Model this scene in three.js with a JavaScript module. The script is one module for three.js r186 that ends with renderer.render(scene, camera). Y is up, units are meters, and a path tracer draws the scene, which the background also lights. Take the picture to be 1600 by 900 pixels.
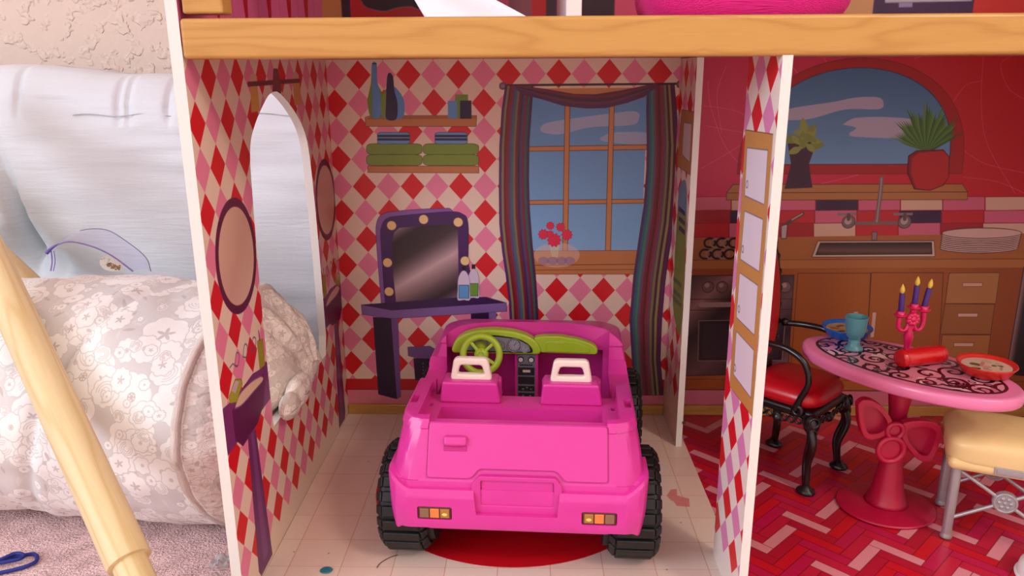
import * as THREE from 'three';
import { RoundedBoxGeometry } from 'three/addons/geometries/RoundedBoxGeometry.js';
import { mergeGeometries, mergeVertices, toCreasedNormals } from 'three/addons/utils/BufferGeometryUtils.js';
import { ImprovedNoise } from 'three/addons/math/ImprovedNoise.js';
import { RectAreaLightUniformsLib } from 'three/addons/lights/RectAreaLightUniformsLib.js';
import { Brush, Evaluator, ADDITION, SUBTRACTION } from 'three-bvh-csg';

// ---------- camera, sky, lights, exposure ----------
const scene = new THREE.Scene();
const FOCAL = 1218.49;                                    // pixels at 1600 x 900
const camera = new THREE.PerspectiveCamera(2 * Math.atan(450 / FOCAL) * 180 / Math.PI, 16 / 9, 0.02, 40);
camera.rotation.order = 'YXZ';
camera.position.set(0.227, 0.4144, 0.5295);
camera.rotation.set(-0.2703, 0.0217, -0.0053);
camera.updateMatrixWorld(true);
scene.add(camera);
scene.background = new THREE.Color(0xcfe0f5);
const renderer = new THREE.WebGLRenderer({ antialias: true });
renderer.toneMapping = THREE.LinearToneMapping;
renderer.toneMappingExposure = 0.65;
renderer.shadowMap.enabled = true;
RectAreaLightUniformsLib.init();
const ROOM = { x0: -2.2, x1: 2.4, y0: -0.03, y1: 2.4, z0: -0.62, z1: 3.3 };
const WIN = { z0: 0.9, z1: 2.7, y0: 0.7, y1: 2.15 };      // window opening in the left wall
const daylight = new THREE.RectAreaLight(0xe4eeff, 15.5, WIN.z1 - WIN.z0 - 0.1, WIN.y1 - WIN.y0 - 0.1);
daylight.position.set(ROOM.x0 + 0.03, (WIN.y0 + WIN.y1) / 2, (WIN.z0 + WIN.z1) / 2);
daylight.lookAt(ROOM.x0 + 3, (WIN.y0 + WIN.y1) / 2, (WIN.z0 + WIN.z1) / 2);
daylight.name = 'window_daylight';
scene.add(daylight);
const LAMP = new THREE.Vector3(1.45, 1.75, 1.35);
const lampLight = new THREE.PointLight(0xfff1e0, 6.2, 0, 2);
lampLight.position.copy(LAMP); lampLight.castShadow = true; lampLight.shadow.radius = 9;
scene.add(lampLight);

// ---------- helpers ----------
let seed = 7;
const rnd = () => { seed = (seed * 1664525 + 1013904223) % 4294967296; return seed / 4294967296; };
const rr = (a, b) => a + (b - a) * rnd();
const perlin = new ImprovedNoise();
const ns = (x, y, z = 0) => perlin.noise(x, y, z);
const fbm = (x, y, z = 0, o = 4) => { let s = 0, a = 1; for (let i = 0; i < o; i++) { s += a * ns(x, y, z + i * 7.3); x *= 2; y *= 2; z *= 2; a *= 0.5; } return s; };
const V = (x, y, z) => new THREE.Vector3(x, y, z);
const sstep = (a, b, x) => { const t = Math.min(1, Math.max(0, (x - a) / (b - a))); return t * t * (3 - 2 * t); };
const lerp = (a, b, t) => a + (b - a) * t;
// a measured point: where the line of sight of a photo pixel meets a plane of the place (metres)
function onPlane(q, axis, val) {
  const d = V((q[0] - 800) / FOCAL, -(q[1] - 450) / FOCAL, -1).applyEuler(camera.rotation);
  const o = camera.position, t = (val - o[axis]) / d[axis];
  return V(o.x + d.x * t, o.y + d.y * t, o.z + d.z * t);
}
const crop = (x0, y0, s) => (x, y) => [x0 + x / s, y0 + y / s];
const used = {};
function numbered(n) { used[n] = (used[n] ?? -1) + 1; return used[n] ? n + '_' + String(used[n]).padStart(3, '0') : n; }
function tag(o, label, category, group, kind) { o.userData.label = label; if (category) o.userData.category = category; if (group) o.userData.group = group; if (kind) o.userData.kind = kind; return o; }
function thing(name, label, category, pos = [0, 0, 0], turn = 0, group) {
  const g = new THREE.Group(); g.name = numbered(name); g.position.set(...pos); g.rotation.y = turn; scene.add(g);
  return tag(g, label, category, group);
}
function part(name, geo, mat, parent, label) {
  const m = new THREE.Mesh(geo, mat); m.name = parent ? name : numbered(name); m.castShadow = m.receiveShadow = true;
  (parent || scene).add(m); if (label) m.userData.label = label; return m;
}
function struct(name, geo, mat) { const m = part(name, geo, mat, null); m.userData.kind = 'structure'; return m; }
const box = (w, h, d, x = 0, y = 0, z = 0) => new THREE.BoxGeometry(w, h, d).translate(x, y, z);
const span = (x0, x1, y0, y1, z0, z1) => box(x1 - x0, y1 - y0, z1 - z0, (x0 + x1) / 2, (y0 + y1) / 2, (z0 + z1) / 2);
const rbox = (w, h, d, r, x = 0, y = 0, z = 0, s = 3) => new RoundedBoxGeometry(w, h, d, s, r).translate(x, y, z);
const rspan = (x0, x1, y0, y1, z0, z1, r) => rbox(x1 - x0, y1 - y0, z1 - z0, r, (x0 + x1) / 2, (y0 + y1) / 2, (z0 + z1) / 2);
const lathe = (pts, n = 40) => new THREE.LatheGeometry(pts.map((p) => new THREE.Vector2(p[0], p[1])), n);
const tube = (pts, r, n = 40, k = 10, closed = false) => new THREE.TubeGeometry(new THREE.CatmullRomCurve3(pts.map((p) => V(...p)), closed), n, r, k, closed);
// a tube whose radius changes along its length
function taper(pts, radii, n = 36, k = 12) {
  const c = new THREE.CatmullRomCurve3(pts.map((p) => V(...p))), fr = c.computeFrenetFrames(n, false), pos = [], idx = [];
  for (let i = 0; i <= n; i++) {
    const t = i / n, p = c.getPoint(t), f = t * (radii.length - 1), a = Math.min(radii.length - 2, Math.floor(f)), r = lerp(radii[a], radii[a + 1], f - a);
    for (let j = 0; j < k; j++) { const w = j / k * Math.PI * 2, v = p.clone().addScaledVector(fr.normals[Math.min(i, n)], Math.cos(w) * r).addScaledVector(fr.binormals[Math.min(i, n)], Math.sin(w) * r); pos.push(v.x, v.y, v.z); }
  }
  for (let i = 0; i < n; i++) for (let j = 0; j < k; j++) { const a = i * k + j, b = i * k + (j + 1) % k; idx.push(a, b, a + k, b, b + k, a + k); }
  for (const [row, flip] of [[0, 0], [n, 1]]) { const p = c.getPoint(row / n), ci = pos.length / 3; pos.push(p.x, p.y, p.z); for (let j = 0; j < k; j++) { const a = row * k + j, b = row * k + (j + 1) % k; flip ? idx.push(ci, a, b) : idx.push(ci, b, a); } }
  const g = new THREE.BufferGeometry(); g.setAttribute('position', new THREE.Float32BufferAttribute(pos, 3)); g.setIndex(idx); g.computeVertexNormals();
  g.setAttribute('uv', new THREE.Float32BufferAttribute(new Float32Array(pos.length / 3 * 2), 2)); return g;
}
const join = (...gs) => mergeGeometries(gs.flat().map((g) => { const q = g.index ? g.toNonIndexed() : g.clone(); for (const k of Object.keys(q.attributes)) if (!['position', 'normal', 'uv'].includes(k)) q.deleteAttribute(k); q.clearGroups?.(); return q; }));
const shapeOf = (pts) => new THREE.Shape(pts.map((p) => new THREE.Vector2(p[0], p[1])));
function roundedPoly(pts, r) {                            // a polygon with rounded corners
  const s = new THREE.Shape(), n = pts.length;
  for (let i = 0; i < n; i++) {
    const a = new THREE.Vector2(...pts[(i + n - 1) % n]), b = new THREE.Vector2(...pts[i]), c = new THREE.Vector2(...pts[(i + 1) % n]);
    const k = Math.min(r, a.distanceTo(b) / 2, c.distanceTo(b) / 2);
    const p = b.clone().add(a.clone().sub(b).setLength(k)), q = b.clone().add(c.clone().sub(b).setLength(k));
    i ? s.lineTo(p.x, p.y) : s.moveTo(p.x, p.y); s.quadraticCurveTo(b.x, b.y, q.x, q.y);
  }
  s.closePath(); return s;
}
const extrude = (shape, depth, bevel = 0, seg = 2, curve = 10) => new THREE.ExtrudeGeometry(shape, { depth, bevelEnabled: bevel > 0, bevelThickness: bevel, bevelSize: bevel, bevelOffset: -bevel, bevelSegments: seg, curveSegments: curve });
const at = (g, x, y, z, rx = 0, ry = 0, rz = 0) => g.clone().applyMatrix4(new THREE.Matrix4().makeRotationFromEuler(new THREE.Euler(rx, ry, rz)).setPosition(x, y, z));
function gridGeo(nu, nv, f, wrapU = false) {              // f(u, v) -> [x, y, z, uvx, uvy]
  const pos = [], uv = [], idx = [], cols = nu + 1;
  for (let j = 0; j <= nv; j++) for (let i = 0; i <= nu; i++) { const p = f(i / nu, j / nv); pos.push(p[0], p[1], p[2]); uv.push(p[3] ?? i / nu, p[4] ?? j / nv); }
  for (let j = 0; j < nv; j++) for (let i = 0; i < nu; i++) { const a = j * cols + i; idx.push(a, a + 1, a + cols, a + 1, a + cols + 1, a + cols); }
  const g = new THREE.BufferGeometry(); g.setAttribute('position', new THREE.Float32BufferAttribute(pos, 3)); g.setAttribute('uv', new THREE.Float32BufferAttribute(uv, 2)); g.setIndex(idx); g.computeVertexNormals();
  if (wrapU) { const n = g.attributes.normal; for (let j = 0; j <= nv; j++) { const a = j * cols, b = a + nu, v = V(n.getX(a) + n.getX(b), n.getY(a) + n.getY(b), n.getZ(a) + n.getZ(b)).normalize(); for (const k of [a, b]) n.setXYZ(k, v.x, v.y, v.z); } }
  return g;
}
// ---------- textures ----------
function canvasTex(w, h, draw, srgb = true) {
  const c = document.createElement('canvas'); c.width = w; c.height = h; draw(c.getContext('2d'), w, h);
  const t = new THREE.CanvasTexture(c); if (srgb) t.colorSpace = THREE.SRGBColorSpace; t.wrapS = t.wrapT = THREE.RepeatWrapping; t.magFilter = THREE.LinearFilter; t.anisotropy = 8; return t;
}
function dataTex(n, f, channels = 1, srgb = false) {      // f(x, y) in 0..1 -> grey or [r, g, b], tiles if f does
  const d = new Uint8Array(n * n * 4);
  for (let y = 0; y < n; y++) for (let x = 0; x < n; x++) { const v = f(x / n, y / n), k = (y * n + x) * 4; for (let i = 0; i < 3; i++) d[k + i] = 255 * Math.min(1, Math.max(0, channels === 1 ? v : v[i])); d[k + 3] = 255; }
  const t = new THREE.DataTexture(d, n, n); t.wrapS = t.wrapT = THREE.RepeatWrapping; t.magFilter = THREE.LinearFilter; t.minFilter = THREE.LinearMipmapLinearFilter; t.generateMipmaps = true; if (srgb) t.colorSpace = THREE.SRGBColorSpace; t.needsUpdate = true; return t;
}
const std = (color, roughness = 0.5, o = {}) => new THREE.MeshStandardMaterial({ color, roughness, ...o });
const phys = (color, roughness = 0.5, o = {}) => new THREE.MeshPhysicalMaterial({ color, roughness, ...o });
const repeatPer = (t, m) => { t.repeat.set(1 / m, 1 / m); return t; };   // uv in metres, one tile per m metres
function woodTex(base, dark, light, size = 512) {         // grain runs along u
  return canvasTex(size * 2, size, (c, w, h) => {
    const im = c.createImageData(w, h), A = new THREE.Color(base), B = new THREE.Color(dark), L = new THREE.Color(light), p = new THREE.Color();
    [A, B, L].forEach((q) => q.convertLinearToSRGB());
    for (let y = 0; y < h; y++) for (let x = 0; x < w; x++) {
      const u = x / w, v = y / h, warp = fbm(u * 2.2, v * 3, 1.7, 3) * 0.22;
      const ring = 0.5 + 0.5 * Math.sin((v + warp) * 34 + 2.5 * ns(u * 1.3, v * 4, 5)), fine = ns(u * 14, v * 160, 3) * 0.5 + ns(u * 30, v * 320, 8) * 0.3;
      p.copy(A).lerp(B, Math.pow(ring, 5) * 0.28 + Math.max(0, fine) * 0.35).lerp(L, Math.max(0, -fine) * 0.4 + (1 - ring) * 0.15);
      const k = (y * w + x) * 4; im.data[k] = p.r * 255; im.data[k + 1] = p.g * 255; im.data[k + 2] = p.b * 255; im.data[k + 3] = 255;
    }
    c.putImageData(im, 0, 0);
  });
}
// ---------- the bedroom ----------
const wallBump = repeatPer(dataTex(512, (x, y) => {        // knock-down plaster: flat lifted patches with torn edges, tiling
  const tile = (f, s, o) => { const a = fbm(x * f, y * f, s, o), b = fbm((x - 1) * f, y * f, s, o), c = fbm(x * f, (y - 1) * f, s, o), d = fbm((x - 1) * f, (y - 1) * f, s, o); return lerp(lerp(a, b, x), lerp(c, d, x), y); };
  const n = tile(15, 2.1, 4) + 0.25 * tile(40, 8.1, 2), m = tile(34, 5.5, 2);
  return 0.25 + 0.5 * sstep(0.05, 0.16, n) * (0.4 + 0.6 * sstep(-0.2, 0.25, m)) + 0.12 * m;
}), 0.34);
const wallMat = std(0xe9d3c2, 0.85, { bumpMap: wallBump, bumpScale: 0.0032 });
const ceilMat = std(0xeae8e4, 0.9);
const metresUV = (g, ux, uy) => { const p = g.attributes.position, a = []; for (let i = 0; i < p.count; i++) a.push(p.getComponent(i, ux), p.getComponent(i, uy)); g.setAttribute('uv', new THREE.Float32BufferAttribute(a, 2)); return g; };
const R = ROOM, T = 0.1;
struct('wall_back', metresUV(span(R.x0 - T, R.x1 + T, R.y0 - T, R.y1 + T, R.z0 - T, R.z0), 0, 1), wallMat);
const paleMat = std(0xe6e3de, 0.85, { bumpMap: wallBump, bumpScale: 0.002 });
struct('wall_front', metresUV(span(R.x0 - T, R.x1 + T, R.y0 - T, R.y1 + T, R.z1, R.z1 + T), 0, 1), paleMat);
struct('wall_right', metresUV(span(R.x1, R.x1 + T, R.y0 - T, R.y1 + T, R.z0, R.z1), 2, 1), paleMat);
struct('ceiling', span(R.x0, R.x1, R.y1, R.y1 + T, R.z0, R.z1), ceilMat);
{ // left wall with the window opening
  const s = shapeOf([[R.z0, R.y0 - T], [R.z1, R.y0 - T], [R.z1, R.y1 + T], [R.z0, R.y1 + T]]);
  s.holes.push(new THREE.Path([[WIN.z0, WIN.y0], [WIN.z0, WIN.y1], [WIN.z1, WIN.y1], [WIN.z1, WIN.y0]].map((p) => new THREE.Vector2(...p))));
  const w = struct('wall_left', extrude(s, T), paleMat); w.rotation.y = -Math.PI / 2; w.position.x = R.x0;
  const frameMat = std(0xf2f0ec, 0.4), cy = (WIN.y0 + WIN.y1) / 2, cz = (WIN.z0 + WIN.z1) / 2, x = R.x0 - 0.05;
  const win = new THREE.Group(); win.name = 'window_1'; win.userData.kind = 'structure'; scene.add(win);
  part('frame', join(span(x - 0.02, x + 0.02, WIN.y0, WIN.y1, WIN.z0, WIN.z0 + 0.05), span(x - 0.02, x + 0.02, WIN.y0, WIN.y1, WIN.z1 - 0.05, WIN.z1), span(x - 0.02, x + 0.02, WIN.y0, WIN.y0 + 0.05, WIN.z0, WIN.z1), span(x - 0.02, x + 0.02, WIN.y1 - 0.05, WIN.y1, WIN.z0, WIN.z1), span(x - 0.02, x + 0.02, WIN.y0, WIN.y1, cz - 0.02, cz + 0.02)), frameMat, win);
  for (const [a, b] of [[WIN.z0 + 0.05, cz - 0.02], [cz + 0.02, WIN.z1 - 0.05]]) part('pane', span(x - 0.002, x + 0.002, WIN.y0 + 0.05, WIN.y1 - 0.05, a, b), phys(0xffffff, 0.02, { transmission: 1, thickness: 0, ior: 1.5 }), win);
}
// carpet: twisted short pile, mauve beige
const carpetTex = repeatPer(dataTex(512, (x, y) => {
  const n = ns(x * 64, y * 64, 1) * 0.5 + ns(x * 128, y * 128, 4) * 0.5, m = ns(x * 8, y * 8, 9) * 0.12, v = 0.88 + n * 0.36 + m;
  return [v * 1.02, v * 0.86, v * 0.85];
}, 3, true), 0.16);
const carpetBump = repeatPer(dataTex(512, (x, y) => 0.5 + ns(x * 64, y * 64, 1) * 0.5 + ns(x * 128, y * 128, 4) * 0.4), 0.16);
struct('floor', metresUV(span(R.x0 - T, R.x1 + T, R.y0 - T, R.y0, R.z0 - T, R.z1 + T), 0, 2), std(0xffffff, 0.95, { map: carpetTex, bumpMap: carpetBump, bumpScale: 0.0013 }));
{ // ceiling lamp of the bedroom, out of the picture
  const t = thing('ceiling_lamp', 'round paper lantern hanging from the bedroom ceiling in front of the dollhouse', 'lamp', [LAMP.x, R.y1, LAMP.z]);
  part('ceiling_rose', lathe([[0, -0.03], [0.06, -0.03], [0.07, -0.01], [0.07, 0], [0, 0]]), std(0xdddddd, 0.4), t);
  part('lamp_stem', lathe([[0, LAMP.y + 0.19 - R.y1], [0.004, LAMP.y + 0.19 - R.y1], [0.004, -0.025], [0, -0.025]]), std(0xcccccc, 0.3, { metalness: 0.8 }), t);
  part('lamp_globe', new THREE.SphereGeometry(0.2, 40, 24).translate(0, LAMP.y - R.y1, 0), std(0xfff2e0, 0.5, { emissive: 0xffd9b0, emissiveIntensity: 1.2 }), t);
}
// ---------- the dollhouse ----------
const D = 0.3758, BH = 0.4235;                            // depth of a room, underside of the front beam
const TL = 0.008;                                         // left panel thickness
const whiteEdge = std(0xe4ded6, 0.5);
const house = thing('dollhouse', 'large open wooden dollhouse with pink and red diamond wallpaper and a honey pine beam', 'dollhouse');
const pine = woodTex(0xc28e48, 0xa2692c, 0xd0a25e); pine.repeat.set(1 / 0.34, 1 / 0.07);
pine.wrapS = pine.wrapT = THREE.MirroredRepeatWrapping;
const pineMat = std(0xffffff, 0.32, { map: pine });
const CREAM = '#ebcfba', RED = '#d6101c', PINK = '#ea82a0';
const P = 0.0563, RV = 0.0314;
// a printed sheet: a canvas drawn in metres (u to the right, v up) for a wall plane of the house
class Sheet {
  constructor(axis, val, u0, u1, v0, v1, res) {
    Object.assign(this, { axis, val, u0, u1, v0, v1, res });
    this.cv = document.createElement('canvas'); this.cv.width = Math.round((u1 - u0) * res); this.cv.height = Math.round((v1 - v0) * res);
    const c = this.c = this.cv.getContext('2d'); c.setTransform(res, 0, 0, -res, -u0 * res, v1 * res); c.lineJoin = c.lineCap = 'round';
  }
  uv(q) { const p = onPlane(q, this.axis, this.val); return this.axis === 'z' ? [p.x, p.y] : this.axis === 'y' ? [p.x, -p.z] : [this.sign * p.z, p.y]; }
  pts(list) { return list.map((q) => this.uv(q)); }
  path(uvs, close = true) { const c = this.c; c.beginPath(); uvs.forEach((p, i) => (i ? c.lineTo(...p) : c.moveTo(...p))); if (close) c.closePath(); }
  smooth(uvs, close = true) { const k = new THREE.SplineCurve(uvs.map((p) => new THREE.Vector2(...p)).concat(close ? [new THREE.Vector2(...uvs[0])] : [])); this.path(k.getPoints(uvs.length * 8).map((p) => [p.x, p.y]), close); }
  ink(fill, stroke, w = 0.0006) { const c = this.c; if (fill) { c.fillStyle = fill; c.fill(); } if (stroke) { c.strokeStyle = stroke; c.lineWidth = w; c.stroke(); } return this; }
  poly(list, fill, stroke, w) { this.path(this.pts(list)); return this.ink(fill, stroke, w); }
  blob(list, fill, stroke, w) { this.smooth(this.pts(list)); return this.ink(fill, stroke, w); }
  line(list, stroke, w, smooth = false) { const u = this.pts(list); smooth ? this.smooth(u, false) : this.path(u, false); return this.ink(null, stroke, w); }
  ell(l, r, t, b, fill, stroke, w) { const U = (this.uv(l)[0] + this.uv(r)[0]) / 2, rx = Math.abs(this.uv(r)[0] - this.uv(l)[0]) / 2, v1 = this.uv(t)[1], v0 = this.uv(b)[1]; this.c.beginPath(); this.c.ellipse(U, (v0 + v1) / 2, rx, (v1 - v0) / 2, 0, 0, 7); return this.ink(fill, stroke, w); }
  dot(q, r, fill, stroke, w) { const p = this.uv(q); this.c.beginPath(); this.c.arc(p[0], p[1], r, 0, 7); return this.ink(fill, stroke, w); }
  rect(u0, u1, v0, v1, fill) { this.c.fillStyle = fill; this.c.fillRect(u0, v0, u1 - u0, v1 - v0); return this; }
  diamonds(ox, top, cream = CREAM, red = RED, pink = PINK, rows = 13, y0 = 0.02) {
    this.rect(this.u0, this.u1, this.v0, this.v1, cream);
    for (let r = -1; r < rows; r++) for (let k = -16; k < 24; k++) {
      const u = ox + k * P / 2, v = top - r * RV, w = P * 0.245, h = RV * 0.5;
      if (v - h < y0) continue;
      this.path([[u - w, v], [u, v + h], [u + w, v], [u, v - h]]); this.ink((k + r) & 1 ? pink : red);
    }
    return this;
  }
  mat(rough = 0.42) {
    const t = new THREE.CanvasTexture(this.cv); t.colorSpace = THREE.SRGBColorSpace; t.magFilter = THREE.LinearFilter; t.anisotropy = 8; t.wrapS = t.wrapT = THREE.ClampToEdgeWrapping;
    const w = this.u1 - this.u0, h = this.v1 - this.v0; t.repeat.set(1 / w, 1 / h); t.offset.set(-this.u0 / w, -this.v0 / h);
    return (this.m = std(0xffffff, rough, { map: t }));
  }
  // a printed picture as a thin sticker of its own outline, with the same ink as the sheet
  sticker(name, list, parent, z, label, smooth = false) {
    let u = this.pts(list); if (smooth) u = new THREE.SplineCurve(u.concat([u[0]]).map((p) => new THREE.Vector2(...p))).getPoints(u.length * 6).slice(0, -1).map((p) => [p.x, p.y]);
    const m = part(name, new THREE.ExtrudeGeometry(shapeOf(u), { depth: 0.00015, bevelEnabled: false }).translate(0, 0, z), this.m, parent, label); return m;
  }
}
const rectShape = (u0, u1, v0, v1) => shapeOf([[u0, v0], [u1, v0], [u1, v1], [u0, v1]]);
const DIA_V = 0.3963 + RV / 2;                            // centre height of the top full diamond row

// --- left side panel with the arched opening; u = -z
const left = new Sheet('x', 0, -0.003, 0.379, -0.03, 0.49, 2000); left.sign = -1;
left.diamonds(0.0396, DIA_V, CREAM, RED, PINK, 14, 0.0);
left.rect(-0.003, 0.379, BH + 0.008, 0.49, '#cf5f8f');
{
  const k = crop(280, 80, 3.214), k2 = crop(280, 300, 3.214), k3 = crop(320, 440, 3.75), k4 = crop(320, 620, 3.214), SC = 0.197;
  // upper storey: pink panelling with red wedges
  const up = crop(340, 0, 3.2);
  for (const s of [0.07, 0.13, 0.19, 0.25, 0.31]) { left.path([[s - 0.009, 0.49], [s + 0.009, 0.49], [s + 0.002, 0.452], [s - 0.002, 0.452]]); left.ink('#a81026'); left.path([[s + 0.03, 0.43], [s + 0.03, 0.49]], false); left.ink(null, '#8f3060', 0.0006); }
  const twice = (f) => { f(); left.c.save(); left.c.translate(2 * SC, 0); left.c.scale(-1, 1); f(); left.c.restore(); };
  twice(() => {
    // oval mirror
    left.c.beginPath(); left.c.ellipse(0.0585, 0.277, 0.0425, 0.0455, 0, 0, 7); left.ink('#5c1038');
    left.c.beginPath(); left.c.ellipse(0.0585, 0.277, 0.0365, 0.0385, 0, 0, 7);
    const g = left.c.createLinearGradient(0.02, 0.31, 0.1, 0.24); g.addColorStop(0, '#e0b89f'); g.addColorStop(0.5, '#d0a08e'); g.addColorStop(1, '#e2c0aa'); left.ink(g);
    // tap strokes, bottle, soap, basin and pedestal
    const basin = left.pts([k3(175, 745), k3(205, 660), k3(270, 590), k3(330, 555), k3(340, 580), k3(290, 640), k3(220, 720)]);
    left.path(left.pts([k3(105, 745), k3(180, 680), k3(280, 540), k3(330, 510), k3(370, 455), k3(388, 680), k3(330, 760), k3(220, 900), k3(122, 1040), k3(105, 900)])); left.ink('#7a2c6c');
    left.path(left.pts([k3(160, 760), k3(230, 610), k3(345, 540), k3(352, 600), k3(345, 720), k3(310, 830), k3(225, 965), k3(180, 930)])); left.ink('#5c1148');
    left.smooth(basin); left.ink('#e3bfa0', '#8a4a86', 0.0012);
    left.path(left.pts([k4(215, 195), k4(255, 160), k4(340, 790), k4(285, 900), k4(272, 880)])); left.ink('#6a2a60');
    left.path(left.pts([k4(232, 185), k4(245, 172), k4(318, 780), k4(296, 830)])); left.ink('#7d3f78');
    left.poly([k3(140, 680), k3(178, 572), k3(215, 572), k3(220, 600), k3(188, 705), k3(150, 715)], '#a8a22c', '#6d6a10', 0.0006);
    left.poly([k3(155, 640), k3(180, 580), k3(202, 585), k3(180, 655)], '#c8b0b0');
    left.poly([k3(307, 350), k3(340, 335), k3(352, 490), k3(322, 512)], '#a09526', '#6d6a10', 0.0005);
    for (const [a, b] of [[187, 450], [235, 400], [285, 360]]) { left.blob([k3(a - 12, b + 40), k3(a - 2, b - 30), k3(a + 14, b - 20), k3(a + 8, b + 40)], null, '#75566a', 0.0012); }
    left.line([k3(146, 505), k3(165, 480), k3(185, 500)], '#75566a', 0.0012);
    left.line([k3(315, 290), k3(322, 340)], '#5a3a3a', 0.002);
  });
  // two-armed wall lamp over the arch
  left.poly([k(357, 125), k(372, 108), k(388, 130), k(405, 300), k(362, 310)], '#d8a24a'); left.poly([k(357, 160), k(357, 125), k(372, 108), k(390, 125), k(392, 155)], '#dcab90');
  left.poly([k(568, 130), k(582, 98), k(600, 120), k(616, 268), k(580, 272)], '#cf9648'); left.poly([k(567, 150), k(570, 120), k(582, 98), k(598, 118), k(603, 150)], '#d7a68c');
  left.line([k(347, 166), k(603, 148)], '#6b2c30', 0.004);
  left.blob([k(470, 200), k(473, 100), k(484, 90), k(496, 100), k(512, 205)], '#7a3438', '#521c22', 0.0006);
}
const lm = left.mat();
const arch = [[0.1035, 0.1105], [0.289, 0.1095], [0.2955, 0.13], [0.293, 0.215], [0.289, 0.28], [0.2815, 0.335], [0.268, 0.36], [0.237, 0.381], [0.2, 0.3965], [0.18, 0.398], [0.16, 0.3925], [0.126, 0.373], [0.109, 0.353], [0.1045, 0.31], [0.102, 0.24], [0.102, 0.15]];
{
  const s = rectShape(0, D + 0.012, -0.03, 0.9);
  const body = new THREE.SplineCurve(arch.slice(2).concat([arch[2]].slice(1)).map((p) => new THREE.Vector2(...p)));
  s.holes.push(new THREE.Path([new THREE.Vector2(...arch[0]), new THREE.Vector2(...arch[1]), ...body.getPoints(70)]));
  const g = new THREE.ExtrudeGeometry(s, { depth: TL, bevelEnabled: false, curveSegments: 30 });
  const panel = part('side_panel', g, [lm, whiteEdge], house, 'left side panel with an arched doorway, diamond print and white edges');
  panel.rotation.y = Math.PI / 2; panel.position.x = -TL;
  const k = crop(280, 80, 3.214);
  const oval = (c) => Array.from({ length: 40 }, (_, i) => [c + 0.0425 * Math.cos(i / 40 * 6.2832), 0.277 + 0.0455 * Math.sin(i / 40 * 6.2832)]);
  for (const c of [0.0585, 2 * 0.197 - 0.0585]) part('printed_mirror', new THREE.ExtrudeGeometry(shapeOf(oval(c).map((p) => [Math.min(p[0], 0.3755), p[1]])), { depth: 0.00015, bevelEnabled: false }).translate(0, 0, TL), lm, panel);
}
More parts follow.
